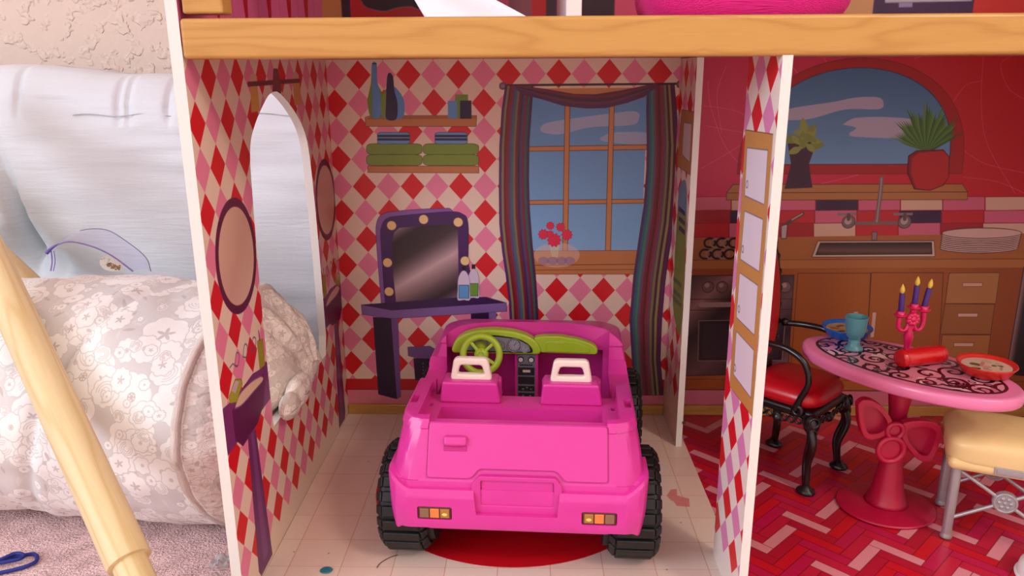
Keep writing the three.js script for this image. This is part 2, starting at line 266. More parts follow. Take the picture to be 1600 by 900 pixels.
// --- room 1 back wall; u = x
const back = new Sheet('z', -D, -0.002, 0.402, -0.005, 0.432, 2400);
back.diamonds(0.0359, DIA_V, CREAM, RED, PINK, 14, 0.0);
back.rect(-0.01, 0.41, 0.0312, 0.0455, '#c3131c').rect(-0.01, 0.41, -0.01, 0.0312, '#d8788c').rect(-0.01, 0.41, 0.0308, 0.0315, '#5a0c14');
const A = crop(500, 60, 2.5806), B = crop(500, 300, 2.5), W1 = crop(780, 80, 2.8125), W2 = crop(780, 320, 2.8125);
const OUT = {};                                           // outlines of the printed pictures, for the stickers
{
  const b = back, ol = '#3a1a1c';
  // shelves with bottles, candles and towels
  b.poly([A(182, 318), A(205, 311), A(632, 311), A(630, 355), A(184, 355)], '#c17a45', ol, 0.0004); b.poly([A(205, 311), A(632, 311), A(628, 323), A(184, 327)], '#a86234');
  b.blob([A(190, 250), A(205, 180), A(210, 103), A(228, 103), A(232, 180), A(258, 240), A(250, 316), A(205, 316)], '#6c8a2c');
  b.blob([A(211, 250), A(209, 170), A(210, 103), A(228, 103), A(230, 165), A(242, 220), A(246, 260), A(240, 316), A(213, 316)], '#5d8cc4');
  b.poly([A(210, 100), A(228, 100), A(228, 104), A(210, 104)], '#1c1030');
  b.blob([A(243, 270), A(255, 225), A(275, 195), A(300, 195), A(330, 230), A(341, 270), A(330, 322), A(258, 322)], '#5d8cc4');
  b.blob([A(243, 270), A(255, 225), A(275, 195), A(285, 240), A(283, 322), A(258, 322)], '#76913a');
  b.blob([A(266, 270), A(272, 150), A(293, 150), A(300, 210), A(312, 260), A(308, 324), A(268, 324)], '#26123c');
  b.poly([A(545, 226), A(597, 226), A(597, 322), A(545, 322)], '#6f9230'); b.poly([A(516, 252), A(553, 252), A(553, 323), A(516, 323)], '#6296cc'); b.poly([A(565, 251), A(611, 251), A(611, 324), A(565, 324)], '#26123c');
  b.poly([A(193, 514), A(641, 514), A(641, 543), A(193, 541)], '#c17a45', ol, 0.0004);
  for (const x of [187, 415]) for (const y of [425, 469]) b.blob([A(x, y + 21), A(x + 15, y + 1), A(x + 110, y), A(x + 210, y + 1), A(x + 225, y + 21), A(x + 210, y + 42), A(x + 110, y + 43), A(x + 15, y + 42)], '#7d9430', '#35420f', 0.0005);
  for (const x of [232, 464]) { b.blob([A(x, 402), A(x + 6, 381), A(x + 64, 379), A(x + 124, 381), A(x + 130, 402), A(x + 124, 424), A(x + 64, 425), A(x + 6, 424)], '#6f9ccc', '#2a3550', 0.0005); for (const y of [389, 403]) b.poly([A(x + 1, y), A(x + 129, y), A(x + 129, y + 9), A(x + 1, y + 9)], '#231a3c'); }
  // window
  const g = b.c.createLinearGradient(0, b.uv(W1(300, 230))[1], 0, b.uv(W1(300, 880))[1]); g.addColorStop(0, '#6296c8'); g.addColorStop(1, '#84b6e2');
  OUT.window = [W1(110, 165), W1(660, 160), W2(610, 305), W2(150, 305)];
  b.poly(OUT.window, '#c8834c'); b.poly([W1(120, 190), W1(652, 185), W1(625, 878), W1(135, 878)], g);
  b.blob([W1(180, 340), W1(210, 315), W1(330, 295), W1(480, 275), W1(600, 265), W1(614, 300), W1(580, 325), W1(400, 335), W1(270, 365), W1(195, 358)], '#a3b0cc'); b.blob([W1(440, 385), W1(500, 358), W1(650, 360), W1(650, 410), W1(480, 400)], '#a3b0cc');
  const bar = (p, w = 0.0006) => { b.poly(p, '#c8834c', '#42200f', w); };
  bar([W1(125, 420), W1(650, 411), W1(650, 432), W1(125, 440)]); bar([W1(125, 656), W1(640, 650), W1(640, 668), W1(125, 674)]);
  bar([W1(290, 200), W1(312, 200), W1(301, 878), W1(279, 878)]); bar([W1(486, 200), W1(507, 200), W1(490, 876), W1(467, 876)]);
  b.poly([W2(140, 203), W2(612, 200), W2(610, 305), W2(150, 305)], '#c17a45', '#42200f', 0.0004); b.line([W2(150, 266), W2(612, 261)], '#5a2c14', 0.0007); b.line([W2(150, 287), W2(612, 284)], '#5a2c14', 0.0005);
  // vase of flowers
  b.ell(W2(152, 222), W2(354, 222), W2(252, 166), W2(252, 276), 'rgba(226,188,176,0.55)');
  for (const x of [195, 235, 275, 310]) b.ell(W2(x - 24, 245), W2(x + 24, 245), W2(x, 228), W2(x, 264), 'rgba(120,100,160,0.45)');
  b.poly([W2(220, 180), W2(265, 180), W2(258, 230), W2(232, 230)], 'rgba(220,220,180,0.5)');
  for (const [x, y, r] of [[225, 92, 19], [270, 98, 21], [195, 130, 25], [298, 132, 26], [242, 155, 33], [225, 128, 16]]) { const p = b.uv(W2(x, y)), s = r / 2.8125 * 0.000715; b.path(Array.from({ length: 20 }, (_, i) => [p[0] + s * (i & 1 ? 0.8 : 1.05) * Math.cos(i * 0.314), p[1] + s * (i & 1 ? 0.8 : 1.05) * Math.sin(i * 0.314)])); b.ink('#e2264c', '#b81638', 0.0004); }
  // rod and striped curtain
  b.line([W1(15, 150), W1(795, 143)], '#2a1518', 0.0022); for (const q of [W1(16, 153), W1(795, 145)]) { b.dot(q, 0.0042, '#6d4a4e'); b.dot(q, 0.0025, '#93727a'); }
  const L0 = [[28, 150], [12, 260], [2, 420], [0, 600], [2, 760], [14, 880], [30, 985], [44, 1100], [48, 1190]], L1 = [[150, 150], [142, 260], [132, 400], [130, 560], [134, 700], [146, 850], [160, 985], [168, 1100], [172, 1190]];
  const R0 = [[650, 150], [648, 260], [650, 400], [648, 520], [636, 680], [612, 840], [592, 980], [574, 1180], [586, 1380], [598, 1512]], R1 = [[770, 145], [780, 260], [788, 420], [780, 600], [764, 780], [745, 900], [730, 1010], [715, 1180], [708, 1350], [722, 1512]];
  const stripes = ['#4f2064', '#857c50', '#6e1222', '#821824', '#5e3c62', '#3c5f78', '#7c6c44', '#701428', '#401c48', '#503c68', '#781626', '#2c5c54', '#461c4c'];
  const drape = (a, c, cols) => { const n = cols.length; for (let i = 0; i < n; i++) { const e = [...a.map((p, j) => W1(lerp(p[0], c[j][0], i / n), lerp(p[1], c[j][1], i / n))), ...c.map((p, j) => W1(lerp(a[j][0], p[0], (i + 1.06) / n), lerp(a[j][1], p[1], (i + 1.06) / n))).reverse()]; b.path(b.pts(e)); b.ink(cols[i]); } b.path(b.pts([...a, ...[...c].reverse()].map((p) => W1(...p)))); b.ink(null, '#3c1838', 0.0006); };
  drape(L0, L1, stripes); drape(R0, R1, ['#4a2458', '#2a5a78', '#3c7a5c', '#6a4068', '#7a1526', '#5a1020', '#8a2434', '#68405c', '#7d7648', '#4a1c30', '#8f8a58', '#5c1a34', '#54225c']);
  OUT.curtainL = [...L0, ...[...L1].reverse()].map((p) => W1(...p)); OUT.curtainR = [...R0, ...[...R1].reverse()].map((p) => W1(...p));
  OUT.valance = [[60, 148], [200, 165], [330, 188], [420, 190], [540, 172], [700, 138], [640, 200], [560, 228], [470, 250], [380, 252], [280, 240], [190, 212], [100, 190]].map((p) => W1(...p));
  b.path(b.pts(OUT.valance)); b.ink('#5c1a38');
  for (const [d, c] of [[8, '#7a1a34'], [22, '#3c1a3c'], [36, '#6b2a44'], [48, '#4a2458']]) b.line([[80, 152 + d * 0.3], [200, 168 + d * 0.8], [330, 188 + d], [470, 190 + d], [600, 165 + d * 0.7], [690, 145 + d * 0.3]].map((p) => W1(...p)), c, 0.0022, true);
  // dressing table
  OUT.vanity = [B(161, 440), B(236, 432), B(220, 170), B(222, 118), B(245, 88), B(300, 74), B(470, 65), B(515, 74), B(560, 90), B(580, 120), B(583, 285), B(607, 283), B(624, 335), B(624, 410), B(728, 430), B(730, 466), B(688, 474), B(688, 560), B(590, 560), B(590, 480), B(305, 494), B(317, 800), B(300, 809), B(228, 790), B(207, 490), B(165, 478)];
  b.blob([B(240, 438), B(221, 200), B(222, 120), B(250, 84), B(330, 72), B(470, 65), B(520, 78), B(560, 200), B(560, 430)], '#8a5aa4', '#3a1848', 0.0005);
  b.blob([B(254, 438), B(237, 200), B(238, 140), B(262, 102), B(330, 90), B(500, 76), B(555, 84), B(579, 120), B(580, 260), B(575, 430)], '#43155a');
  const mg = b.c.createLinearGradient(...b.uv(B(300, 130)), ...b.uv(B(500, 440))); [[0, '#b79a98'], [0.14, '#2c1a1e'], [0.34, '#3c2a2e'], [0.56, '#caa8a8'], [0.7, '#8a6a6c'], [0.88, '#2a1a20'], [1, '#8a7078']].forEach((s) => mg.addColorStop(...s));
  b.poly([B(298, 437), B(287, 330), B(282, 200), B(290, 158), B(310, 140), B(420, 130), B(515, 126), B(532, 135), B(539, 160), B(541, 300), B(541, 436)], mg);
  for (const q of [[280, 131], [405, 107], [540, 118], [567, 269], [264, 276], [270, 389]]) b.dot(B(...q), 0.0056, '#eec98a', '#7a5020', 0.0005);
  b.poly([B(207, 488), B(278, 492), B(301, 809), B(228, 790)], '#220a30'); b.poly([B(278, 490), B(305, 494), B(317, 800), B(301, 809)], '#74508e');
  b.poly([B(590, 470), B(660, 466), B(660, 560), B(590, 560)], '#2a1040'); b.poly([B(660, 466), B(688, 466), B(688, 560), B(660, 560)], '#8562a0');
  b.poly([B(161, 440), B(560, 410), B(650, 410), B(728, 432), B(280, 462)], '#34124a'); b.poly([B(161, 440), B(280, 462), B(728, 432), B(730, 466), B(300, 494), B(278, 494), B(165, 478)], '#8562a0', '#3a1848', 0.0004);
  b.poly([B(343, 606), B(430, 602), B(490, 640), B(400, 655), B(345, 640)], '#74508e', '#3a1848', 0.0004); b.poly([B(365, 650), B(450, 652), B(450, 740), B(372, 735)], '#220a30');
  for (let i = 0; i < 5; i++) b.dot(B(403, 670 + i * 13), 0.0006, '#d8c8d8');
  const bottle = (x0, x1, y0, y1, lab, neck) => { const m = (x0 + x1) / 2; b.poly([B(m - 7, y0), B(m + 7, y0), B(m + 7, y0 + 20), B(m - 7, y0 + 20)], '#120a14'); b.blob([B(x0, y1 - 40), B(x0 + 2, y0 + 48), B(m - 8, y0 + 20), B(m + 8, y0 + 20), B(x1 - 2, y0 + 48), B(x1, y1 - 40), B(x1, y1), B(m, y1 + 1), B(x0, y1)], '#d9c4d8', '#6a5a78', 0.0004); b.poly([B(x0 + 5, y0 + 74), B(x1 - 4, y0 + 74), B(x1 - 4, y1 - 6), B(x0 + 5, y1 - 6)], lab, '#202838', 0.0006); };
  bottle(578, 622, 283, 412, '#6c9a34'); bottle(538, 586, 290, 421, '#5f9cd0');
  OUT.shelf = [A(182, 318), A(205, 311), A(632, 311), A(630, 355), A(184, 355)]; OUT.shelf2 = [A(187, 446), A(192, 425), A(232, 424), A(232, 380), A(362, 380), A(362, 424), A(464, 424), A(464, 380), A(594, 380), A(594, 424), A(638, 428), A(641, 543), A(193, 541)];
}
back.mat();
const BT = 0.006;
{
  const p = part('back_panel', extrude(rectShape(-0.0, 0.402, -0.005, 0.432), BT), [back.m, whiteEdge], house, 'back panel of the left room printed with diamonds, a window and a dressing table');
  p.position.z = -D - BT;
  back.sticker('printed_window', OUT.window, p, BT); back.sticker('printed_curtain', OUT.curtainL, p, BT + 0.0002); back.sticker('printed_curtain', OUT.curtainR, p, BT + 0.0002);
  back.sticker('printed_valance', OUT.valance, p, BT + 0.0004); back.sticker('printed_dressing_table', OUT.vanity, p, BT + 0.0002); back.sticker('printed_shelf', OUT.shelf, p, BT); back.sticker('printed_towel_shelf', OUT.shelf2, p, BT);
}
// --- kitchen back wall
const kit = new Sheet('z', -D, 0.396, 0.872, -0.005, 0.432, 2100);
{
  const b = kit, K = crop(1040, 60, 2.857), L = crop(1060, 300, 2.8125), C5 = crop(1260, 420, 3.4615);
  const g = b.c.createLinearGradient(0.41, 0, 0.82, 0); g.addColorStop(0, '#cf2a5c'); g.addColorStop(0.35, '#cb2048'); g.addColorStop(0.75, '#c4101f'); g.addColorStop(1, '#c01020');
  b.rect(0.39, 0.88, -0.01, 0.44, g);
  for (const l of [[[190, 190], [200, 300], [260, 470], [330, 560]], [[270, 125], [230, 250], [250, 420]], [[170, 300], [330, 330], [420, 420]], [[180, 390], [340, 420]], [[160, 580], [330, 480], [350, 440]], [[1110, 90], [1180, 70]], [[1420, 60], [1410, 300], [1440, 480], [1560, 690]], [[1600, 270], [1530, 220], [1500, 110], [1600, 60]], [[1330, 500], [1430, 560], [1600, 600]], [[1280, 290], [1340, 210], [1410, 190]], [[700, 70], [720, 110]], [[540, 100], [600, 165]], [[1330, 620], [1480, 640], [1600, 690]], [[650, 660], [860, 610]]]) b.line(l.map((q) => K(...q)), 'rgba(240,130,160,0.55)', 0.0007, true);
  // arched window
  const e = (hw, yt, yb) => { const p = []; const m = b.uv(K(819, yb)), t = b.uv(K(850, yt)), r = hw / 2.857 * 0.000716; for (let i = 0; i <= 40; i++) { const a = Math.PI * i / 40; p.push([m[0] + r * Math.cos(a), m[1] + (t[1] - m[1]) * Math.pow(Math.sin(a), 0.8)]); } return p; };
  OUT.archWin = e(510, 88, 605); b.path(OUT.archWin); b.ink('#a80f16', '#6a0a10', 0.0006);
  b.path(e(450, 131, 562)); const sky = b.c.createLinearGradient(0, b.uv(K(800, 130))[1], 0, b.uv(K(800, 560))[1]); sky.addColorStop(0, '#42729e'); sky.addColorStop(1, '#6f9cc6'); b.ink(sky, '#2a2440', 0.0008);
  b.blob([K(480, 330), K(600, 305), K(740, 285), K(850, 264), K(950, 264), K(973, 290), K(950, 316), K(800, 318), K(640, 360), K(500, 362)], '#b2acc2');
  b.blob([K(790, 385), K(850, 355), K(1000, 352), K(1120, 370), K(1100, 440), K(860, 440), K(820, 425), K(850, 400)], '#b2acc2');
  // sill shelf, pots and plants
  b.poly([K(272, 722), K(272, 690), K(300, 652), K(1325, 650), K(1348, 685), K(1348, 720)], '#b3743c', '#4a2410', 0.0006); b.line([K(272, 690), K(1348, 685)], '#4a2410', 0.0005);
  b.poly([K(530, 672), K(560, 560), K(545, 470), K(676, 458), K(640, 560), K(655, 666)], '#3a1230');
  for (let i = 0; i < 16; i++) { const a = -2.3 + i * 0.31, l = 62 + 26 * ((i * 7) % 5) / 5, x = 620 + 18 * Math.cos(i * 2), y = 455 + 30 * Math.sin(i * 1.7), dx = Math.sin(a) * l, dy = -Math.cos(a) * l; b.blob([K(x, y), K(x + dx * 0.5 - dy * 0.22, y + dy * 0.5 + dx * 0.22), K(x + dx, y + dy), K(x + dx * 0.5 + dy * 0.22, y + dy * 0.5 - dx * 0.22)], i % 2 ? '#8f9a48' : '#7d8c3c'); }
  for (let i = 0; i < 44; i++) { const t = i / 43, a = -1.25 + 2.3 * t, l = (165 + 75 * ((i * 13) % 7) / 7) * (1 - 0.22 * Math.abs(a)), x = 1170 + 30 * (t - 0.5), y = 500; b.poly([K(x - 10, y), K(x + Math.sin(a) * l * 0.6 - 9, y - Math.cos(a) * l * 0.6), K(x + Math.sin(a) * l, y - Math.cos(a) * l), K(x + Math.sin(a) * l * 0.6 + 9, y - Math.cos(a) * l * 0.6), K(x + 10, y)], ['#3f6b28', '#4f7d30', '#5f8a3a', '#365c22'][i % 4]); }
  OUT.pot = [K(1080, 600), K(1085, 525), K(1120, 502), K(1240, 498), K(1266, 530), K(1264, 620), K(1240, 655), K(1180, 678), K(1110, 672)];
  b.path(b.pts(OUT.pot)); b.ink('#8a0a12', '#4a060a', 0.001); b.poly([K(1095, 600), K(1100, 535), K(1130, 512), K(1240, 502), K(1262, 530), K(1262, 620), K(1235, 655), K(1180, 676), K(1120, 670)], '#b8141c');
  // wall tiles
  const cols = { p: '#d0627c', c: '#d8ac94', r: '#c01a26', d: '#34103a', k: '#a51422' };
  const order = [['p', 'c', 'p', 'd', 'p', 'c', 'p', 'c', 'p'], ['k', 'd', 'r', 'p', 'r', 'd', 'r', 'p', 'r'], ['r', 'p', 'k', 'c', 'r', 'p', 'k', 'c', 'r']];
  const rowsY = [[22, 82], [82, 138], [138, 200]];
  for (let r = 0; r < 3; r++) for (let i = 0; i < 9; i++) { const x = 605 + (i - 3) * 186 - r * 5; b.poly([L(x, rowsY[r][0]), L(x + 184, rowsY[r][0] - 2), L(x + 184, rowsY[r][1] - 2), L(x, rowsY[r][1])], cols[order[r][i]], '#8a0a18', 0.0006); }
  b.poly([K(272, 722), K(272, 690), K(1348, 685), K(1348, 720)], '#b3743c', '#4a2410', 0.0006);
  // worktop, cupboards, drawers
  b.poly([L(-40, 206), L(1640, 180), L(1640, 340), L(-40, 340)], '#a8622c'); b.poly([L(-40, 300), L(1640, 294), L(1640, 334), L(-40, 340)], '#b06a34', '#5a2a10', 0.0005);
  const wood = b.c.createLinearGradient(b.uv(L(400, 600))[0], 0, b.uv(L(1500, 600))[0], 0); wood.addColorStop(0, '#9c4a16'); wood.addColorStop(0.35, '#ac5e1c'); wood.addColorStop(1, '#92461a');
  b.poly([L(-40, 340), L(1640, 334), L(1640, 990), L(-40, 990)], wood);
  b.poly([L(-40, 868), L(1640, 880), L(1640, 1100), L(-40, 1100)], '#cf6c80'); b.line([L(-40, 868), L(1640, 880)], '#4a1c10', 0.0012); b.line([L(-40, 822), L(1640, 836)], '#4a2410', 0.0006);
  for (const q of [[[525, 357], [845, 357], [822, 800], [492, 800]], [[848, 355], [1165, 354], [1140, 800], [822, 800]]]) b.poly(q.map((p) => L(...p)), null, '#4a2410', 0.0007);
  const drawers = [[[1190, 356], [1412, 354], [1394, 490], [1172, 490]], [[1172, 490], [1390, 494], [1372, 626], [1150, 624]], [[1160, 628], [1372, 628], [1350, 790], [1140, 790]]];
  drawers.forEach((q, i) => b.poly(q.map((p) => L(...p)), ['#b07440', '#9c5c2c', '#ab6a34'][i], '#4a2410', 0.0006));
  for (const [x, y] of [[1293, 407], [1272, 541], [1254, 671]]) b.poly([L(x - 44, y - 8), L(x + 44, y - 8), L(x + 42, y + 8), L(x - 44, y + 8)], '#d8a890', '#6a3018', 0.0005);
  b.poly([L(852, 528), L(872, 528), L(860, 640), L(843, 640)], '#d8a890', '#6a3018', 0.0005); b.poly([L(770, 525), L(792, 525), L(785, 640), L(765, 640)], '#d8a890', '#6a3018', 0.0005);
  // sink, taps, plates
  const sg = b.c.createLinearGradient(0, b.uv(L(800, 218))[1], 0, b.uv(L(800, 284))[1]); sg.addColorStop(0, '#1c0f0c'); sg.addColorStop(0.6, '#6a4a3c'); sg.addColorStop(1, '#2a1814');
  b.poly([L(612, 216), L(1124, 214), L(1128, 284), L(586, 286)], '#d0b0a0', '#2a1410', 0.0006); b.poly([L(624, 224), L(1112, 222), L(1114, 272), L(604, 276)], sg, '#140a08', 0.0008);
  b.line([L(745, 138), L(1000, 136)], '#7a6060', 0.004); b.line([L(872, 132), L(890, -20), L(893, -60)], '#7a6060', 0.0052); b.line([L(872, 132), L(890, -20), L(893, -60)], '#b09494', 0.0014);
  for (const x of [748, 995]) { b.dot(L(x, 132), 0.0075, '#7a6060', '#2a1818', 0.0006); b.dot(L(x - 2, 128), 0.0042, '#b89c98'); b.line([L(x - 45, 98), L(x + 30, 97)], '#8a7070', 0.0032); b.line([L(x, 100), L(x, 120)], '#5a4444', 0.004); }
  b.poly([L(852, 176), L(874, 176), L(872, 212), L(850, 212)], '#8a7070', '#2a1818', 0.0005);
  for (let i = 8; i >= 0; i--) b.ell(L(1158 - i, 186 + i * 8), L(1508 - i * 2, 186 + i * 8), L(1330, 158 + i * 8), L(1330, 204 + i * 8), '#d6aea2', '#3a1c1c', 0.0007);
  // cooker
  const og = b.c.createLinearGradient(...b.uv(L(40, 380)), ...b.uv(L(420, 800))); [[0, '#3a2226'], [0.2, '#9a6c68'], [0.36, '#2c181c'], [0.6, '#6a4648'], [0.8, '#2a1619'], [1, '#7a5654']].forEach((s) => og.addColorStop(...s));
  b.poly([L(35, 368), L(508, 366), L(480, 800), L(0, 808)], og, '#1a0c0e', 0.0008); b.line([L(40, 472), L(500, 470)], '#1a0c0e', 0.0007); b.line([L(40, 520), L(500, 516)], '#1a0c0e', 0.0006);
  for (const x of [130, 192, 420, 470]) { b.dot(L(x, 418), 0.0068, '#7a5654', '#1a0c0e', 0.0006); b.dot(L(x - 4, 410), 0.003, '#b08a84'); }
  b.line([L(100, 496), L(330, 494)], '#a88480', 0.0062); b.poly([L(90, 566), L(470, 562), L(455, 740), L(86, 742)], '#1c0e14', '#8a6a68', 0.0012); b.poly([L(112, 580), L(450, 578), L(440, 728), L(104, 730)], '#2c1e2a');
  for (const [y, x] of [[226, 180], [275, 160]]) for (let i = 0; i < 5; i++) b.ell(L(x - 66 + i * 27, y), L(x - 18 + i * 27, y), L(x, y - 22 + 4 * (i & 1)), L(x, y + 18), null, i & 1 ? '#9a7a74' : '#140a0a', 0.0022);
  b.poly([L(452, 150), L(480, 140), L(474, 205), L(452, 205)], '#c0a09a', '#2a1414', 0.0007); b.line([L(478, 138), L(545, 96)], '#5a3a34', 0.0042); b.line([L(500, 122), L(545, 96)], '#b89488', 0.0018, false);
  // fridge at the far right
  const fg = b.c.createLinearGradient(b.uv(L(1480, 600))[0], 0, b.uv(L(1560, 600))[0], 0); fg.addColorStop(0, '#8a6c68'); fg.addColorStop(0.3, '#2a1a1a'); fg.addColorStop(1, '#140c0e'); b.poly([L(1519, 330), L(1760, 320), L(1760, 830), L(1440, 800)], fg, '#140a0a', 0.0008);
  OUT.kShelf = [K(272, 722), K(272, 690), K(300, 652), K(1325, 650), K(1348, 685), K(1348, 720)]; OUT.cup = [L(-40, 340), L(1640, 334), L(1640, 836), L(-40, 822)]; OUT.plates = [L(1157, 182), L(1200, 165), L(1330, 157), L(1460, 163), L(1509, 182), L(1492, 250), L(1400, 266), L(1330, 270), L(1240, 264), L(1160, 248)];
  OUT.sink = [L(612, 216), L(1124, 214), L(1128, 284), L(586, 286)]; OUT.drawers = drawers.map((q) => q.map((p) => L(...p)));
}
kit.mat();
{
  const p = part('back_panel', extrude(rectShape(0.402, 0.872, -0.005, 0.432), BT), [kit.m, whiteEdge], house, 'back panel of the kitchen printed with an arched window and wooden cupboards'); p.position.z = -D - BT;
  part('printed_window', new THREE.ExtrudeGeometry(shapeOf(OUT.archWin), { depth: 0.00015, bevelEnabled: false }).translate(0, 0, BT), kit.m, p);
  kit.sticker('printed_shelf', OUT.kShelf, p, BT + 0.0002); kit.sticker('printed_cupboards', OUT.cup, p, BT); kit.sticker('printed_plates', OUT.plates, p, BT + 0.0002); kit.sticker('printed_sink', OUT.sink, p, BT + 0.0002); kit.sticker('printed_pot', OUT.pot, p, BT + 0.0004);
  for (const d of OUT.drawers) kit.sticker('printed_drawer', d, p, BT + 0.0002);
}
// --- divider: two uprights with a doorway between them; left faces are printed, u = z
const DX = 0.3915, DT = 0.0068;
const WHITE2 = '#ecdcd2';
{
  const d1 = new Sheet('x', DX, -0.09, 0.001, -0.002, 0.432, 2400); d1.sign = 1;
  d1.diamonds(-0.0205, DIA_V + 0.003, WHITE2, RED, '#dd85b4', 14, 0.02);
  const q = crop(1040, 160, 3.2136), q2 = crop(1040, 400, 3.2136), q3 = crop(1020, 560, 5.625);
  const O = [q(402, 138), q(540, 160), q2(437, 810), q2(322, 655)];
  d1.poly(O, '#c58a45', '#5a3010', 0.0005);
  for (const dr of [[q(410, 228), q(514, 240), q(496, 514), q(398, 468)], [q(398, 545), q(490, 588), q(470, 850), q(376, 788)], [q2(373, 84), q2(464, 148), q2(446, 398), q2(356, 308)], [q2(356, 378), q2(444, 474), q2(428, 712), q2(342, 596)]]) {
    d1.poly(dr, '#e2d3dc', '#7a6a72', 0.0008);
  }
  for (const h of [q(410, 412), q(388, 737), q2(369, 267), q2(349, 562)]) d1.dot(h, 0.0026, null, '#6a6470', 0.0011);
  const m = d1.mat(0.4);
  const p = part('divider_panel', extrude(rectShape(-0.0805, 0, 0, 0.4275), DT), [m, whiteEdge], house, 'front divider upright with a printed tan locker and white front edge');
  p.rotation.y = -Math.PI / 2; p.position.x = DX + DT;
  d1.sticker('printed_locker', O, p, DT);
  const BX = 0.3958;
  const d2 = new Sheet('x', BX, -D, -0.283, -0.002, 0.432, 2400); d2.sign = 1;
  d2.diamonds(-0.338, DIA_V, CREAM, RED, PINK, 14, 0.03);
  d2.poly([q(80, 36), q(150, 48), q(124, 365), q(58, 318)], '#b97a42', '#4a2410', 0.0005); d2.poly([q(92, 102), q(130, 108), q(120, 300), q(84, 262)], '#d8bcbc', '#6a4a4c', 0.0005);
  d2.blob([q(66, 440), q(85, 392), q(104, 420), q(104, 640), q(94, 900), q2(74, 400), q2(40, 280), q2(40, 120)], '#7d8438'); d2.blob([q(66, 440), q(85, 392), q(104, 420), q(102, 560), q(64, 540)], '#6f8aa0');
  for (const y of [520, 570, 615]) d2.poly([q(68, y), q(98, y + 30), q(96, y + 52), q(64, y + 22)], '#40284c');
  for (const y of [120, 180, 220]) d2.poly([q2(40, y - 20), q2(80, y + 20), q2(78, y + 42), q2(38, y + 4)], '#54603a');
  const m2 = d2.mat(0.4), z1 = -0.2867;
  const p2 = part('divider_panel', extrude(rectShape(-D, z1, 0, 0.4275), DT), [m2, whiteEdge], house, 'rear divider upright with printed shelf and chipped white edge'); p2.rotation.y = -Math.PI / 2; p2.position.x = BX + DT;
  part('hinge_peg', join(rbox(0.0035, 0.0022, 0.003, 0.0006, 0, 0, 0), at(new THREE.CylinderGeometry(0.0009, 0.0009, 0.006, 10), 0.001, 0.003, 0)), std(0x5a3a2a, 0.4, { metalness: 0.6 }), house).position.set(BX + DT + 0.0008, 0.03, z1 + 0.0012);
}
// --- floors
const f1 = new Sheet('y', 0, -0.002, 0.409, -0.004, D + 0.002, 2200);
{
  const b = f1, TX = 0.0455, TZ = 0.0405;
  for (let i = -1; i < 10; i++) for (let j = -1; j < 11; j++) { const h = rnd(), warm = 0.5 + 0.5 * Math.sin(i * 1.3 + j * 0.7); b.rect(0.0185 + (i - 0) * TX, 0.0185 + (i + 1) * TX, 0.0165 + j * TZ, 0.0165 + (j + 1) * TZ, `rgb(${228 + 6 * h | 0},${206 - 12 * warm + 5 * h | 0},${192 - 12 * warm + 5 * h | 0})`); }
  b.c.strokeStyle = 'rgba(190,110,100,0.75)'; b.c.lineWidth = 0.0005;
  for (let i = -1; i < 10; i++) { b.path([[0.0185 + i * TX, -0.01], [0.0185 + i * TX, 0.39]], false); b.ink(null, 'rgba(186,112,100,0.8)', 0.0005); }
  for (let j = -1; j < 11; j++) { b.path([[-0.01, 0.0165 + j * TZ], [0.42, 0.0165 + j * TZ]], false); b.ink(null, 'rgba(196,120,108,0.55)', 0.0005); }
  b.c.beginPath(); b.c.ellipse(0.2125, 0.2, 0.1425, 0.1425, 0, 0, 7); b.ink('#c4101c'); b.c.beginPath(); b.c.ellipse(0.2125, 0.2, 0.128, 0.128, 0, 0, 7); b.ink('#bb0d1a');
  const S = crop(560, 680, 3.077);                        // worn pink stain by the right rear wheel and small marks
  b.poly([S(1482, 290), S(1500, 262), S(1530, 258), S(1532, 290), S(1590, 305), S(1592, 345), S(1530, 340), S(1515, 318), S(1500, 312)], 'rgba(214,110,112,0.75)');
  for (const q of [S(1550, 420), S(1482, 646), crop(320, 620, 3.214)(448, 778), crop(320, 620, 3.214)(622, 786), crop(320, 620, 3.214)(823, 325)]) b.dot(q, 0.0007, '#8a3a2a');
  b.mat(0.35);
  const p = part('floor_panel', extrude(rectShape(0.0005, 0.4078, 0, D), 0.006), [f1.m, whiteEdge], house, 'cream tile printed floor of the left room with a dark red circle'); p.rotation.x = -Math.PI / 2; p.position.y = -0.006;
  const circ = Array.from({ length: 64 }, (_, i) => [0.2125 + 0.1425 * Math.cos(i * 0.09817), 0.2 + 0.1425 * Math.sin(i * 0.09817)]);
  part('printed_rug', new THREE.ExtrudeGeometry(shapeOf(circ), { depth: 0.0001, bevelEnabled: false }).translate(0, 0, 0.006), f1.m, p);
}
const f2 = new Sheet('y', 0, 0.406, 0.872, -0.004, D + 0.002, 2000);
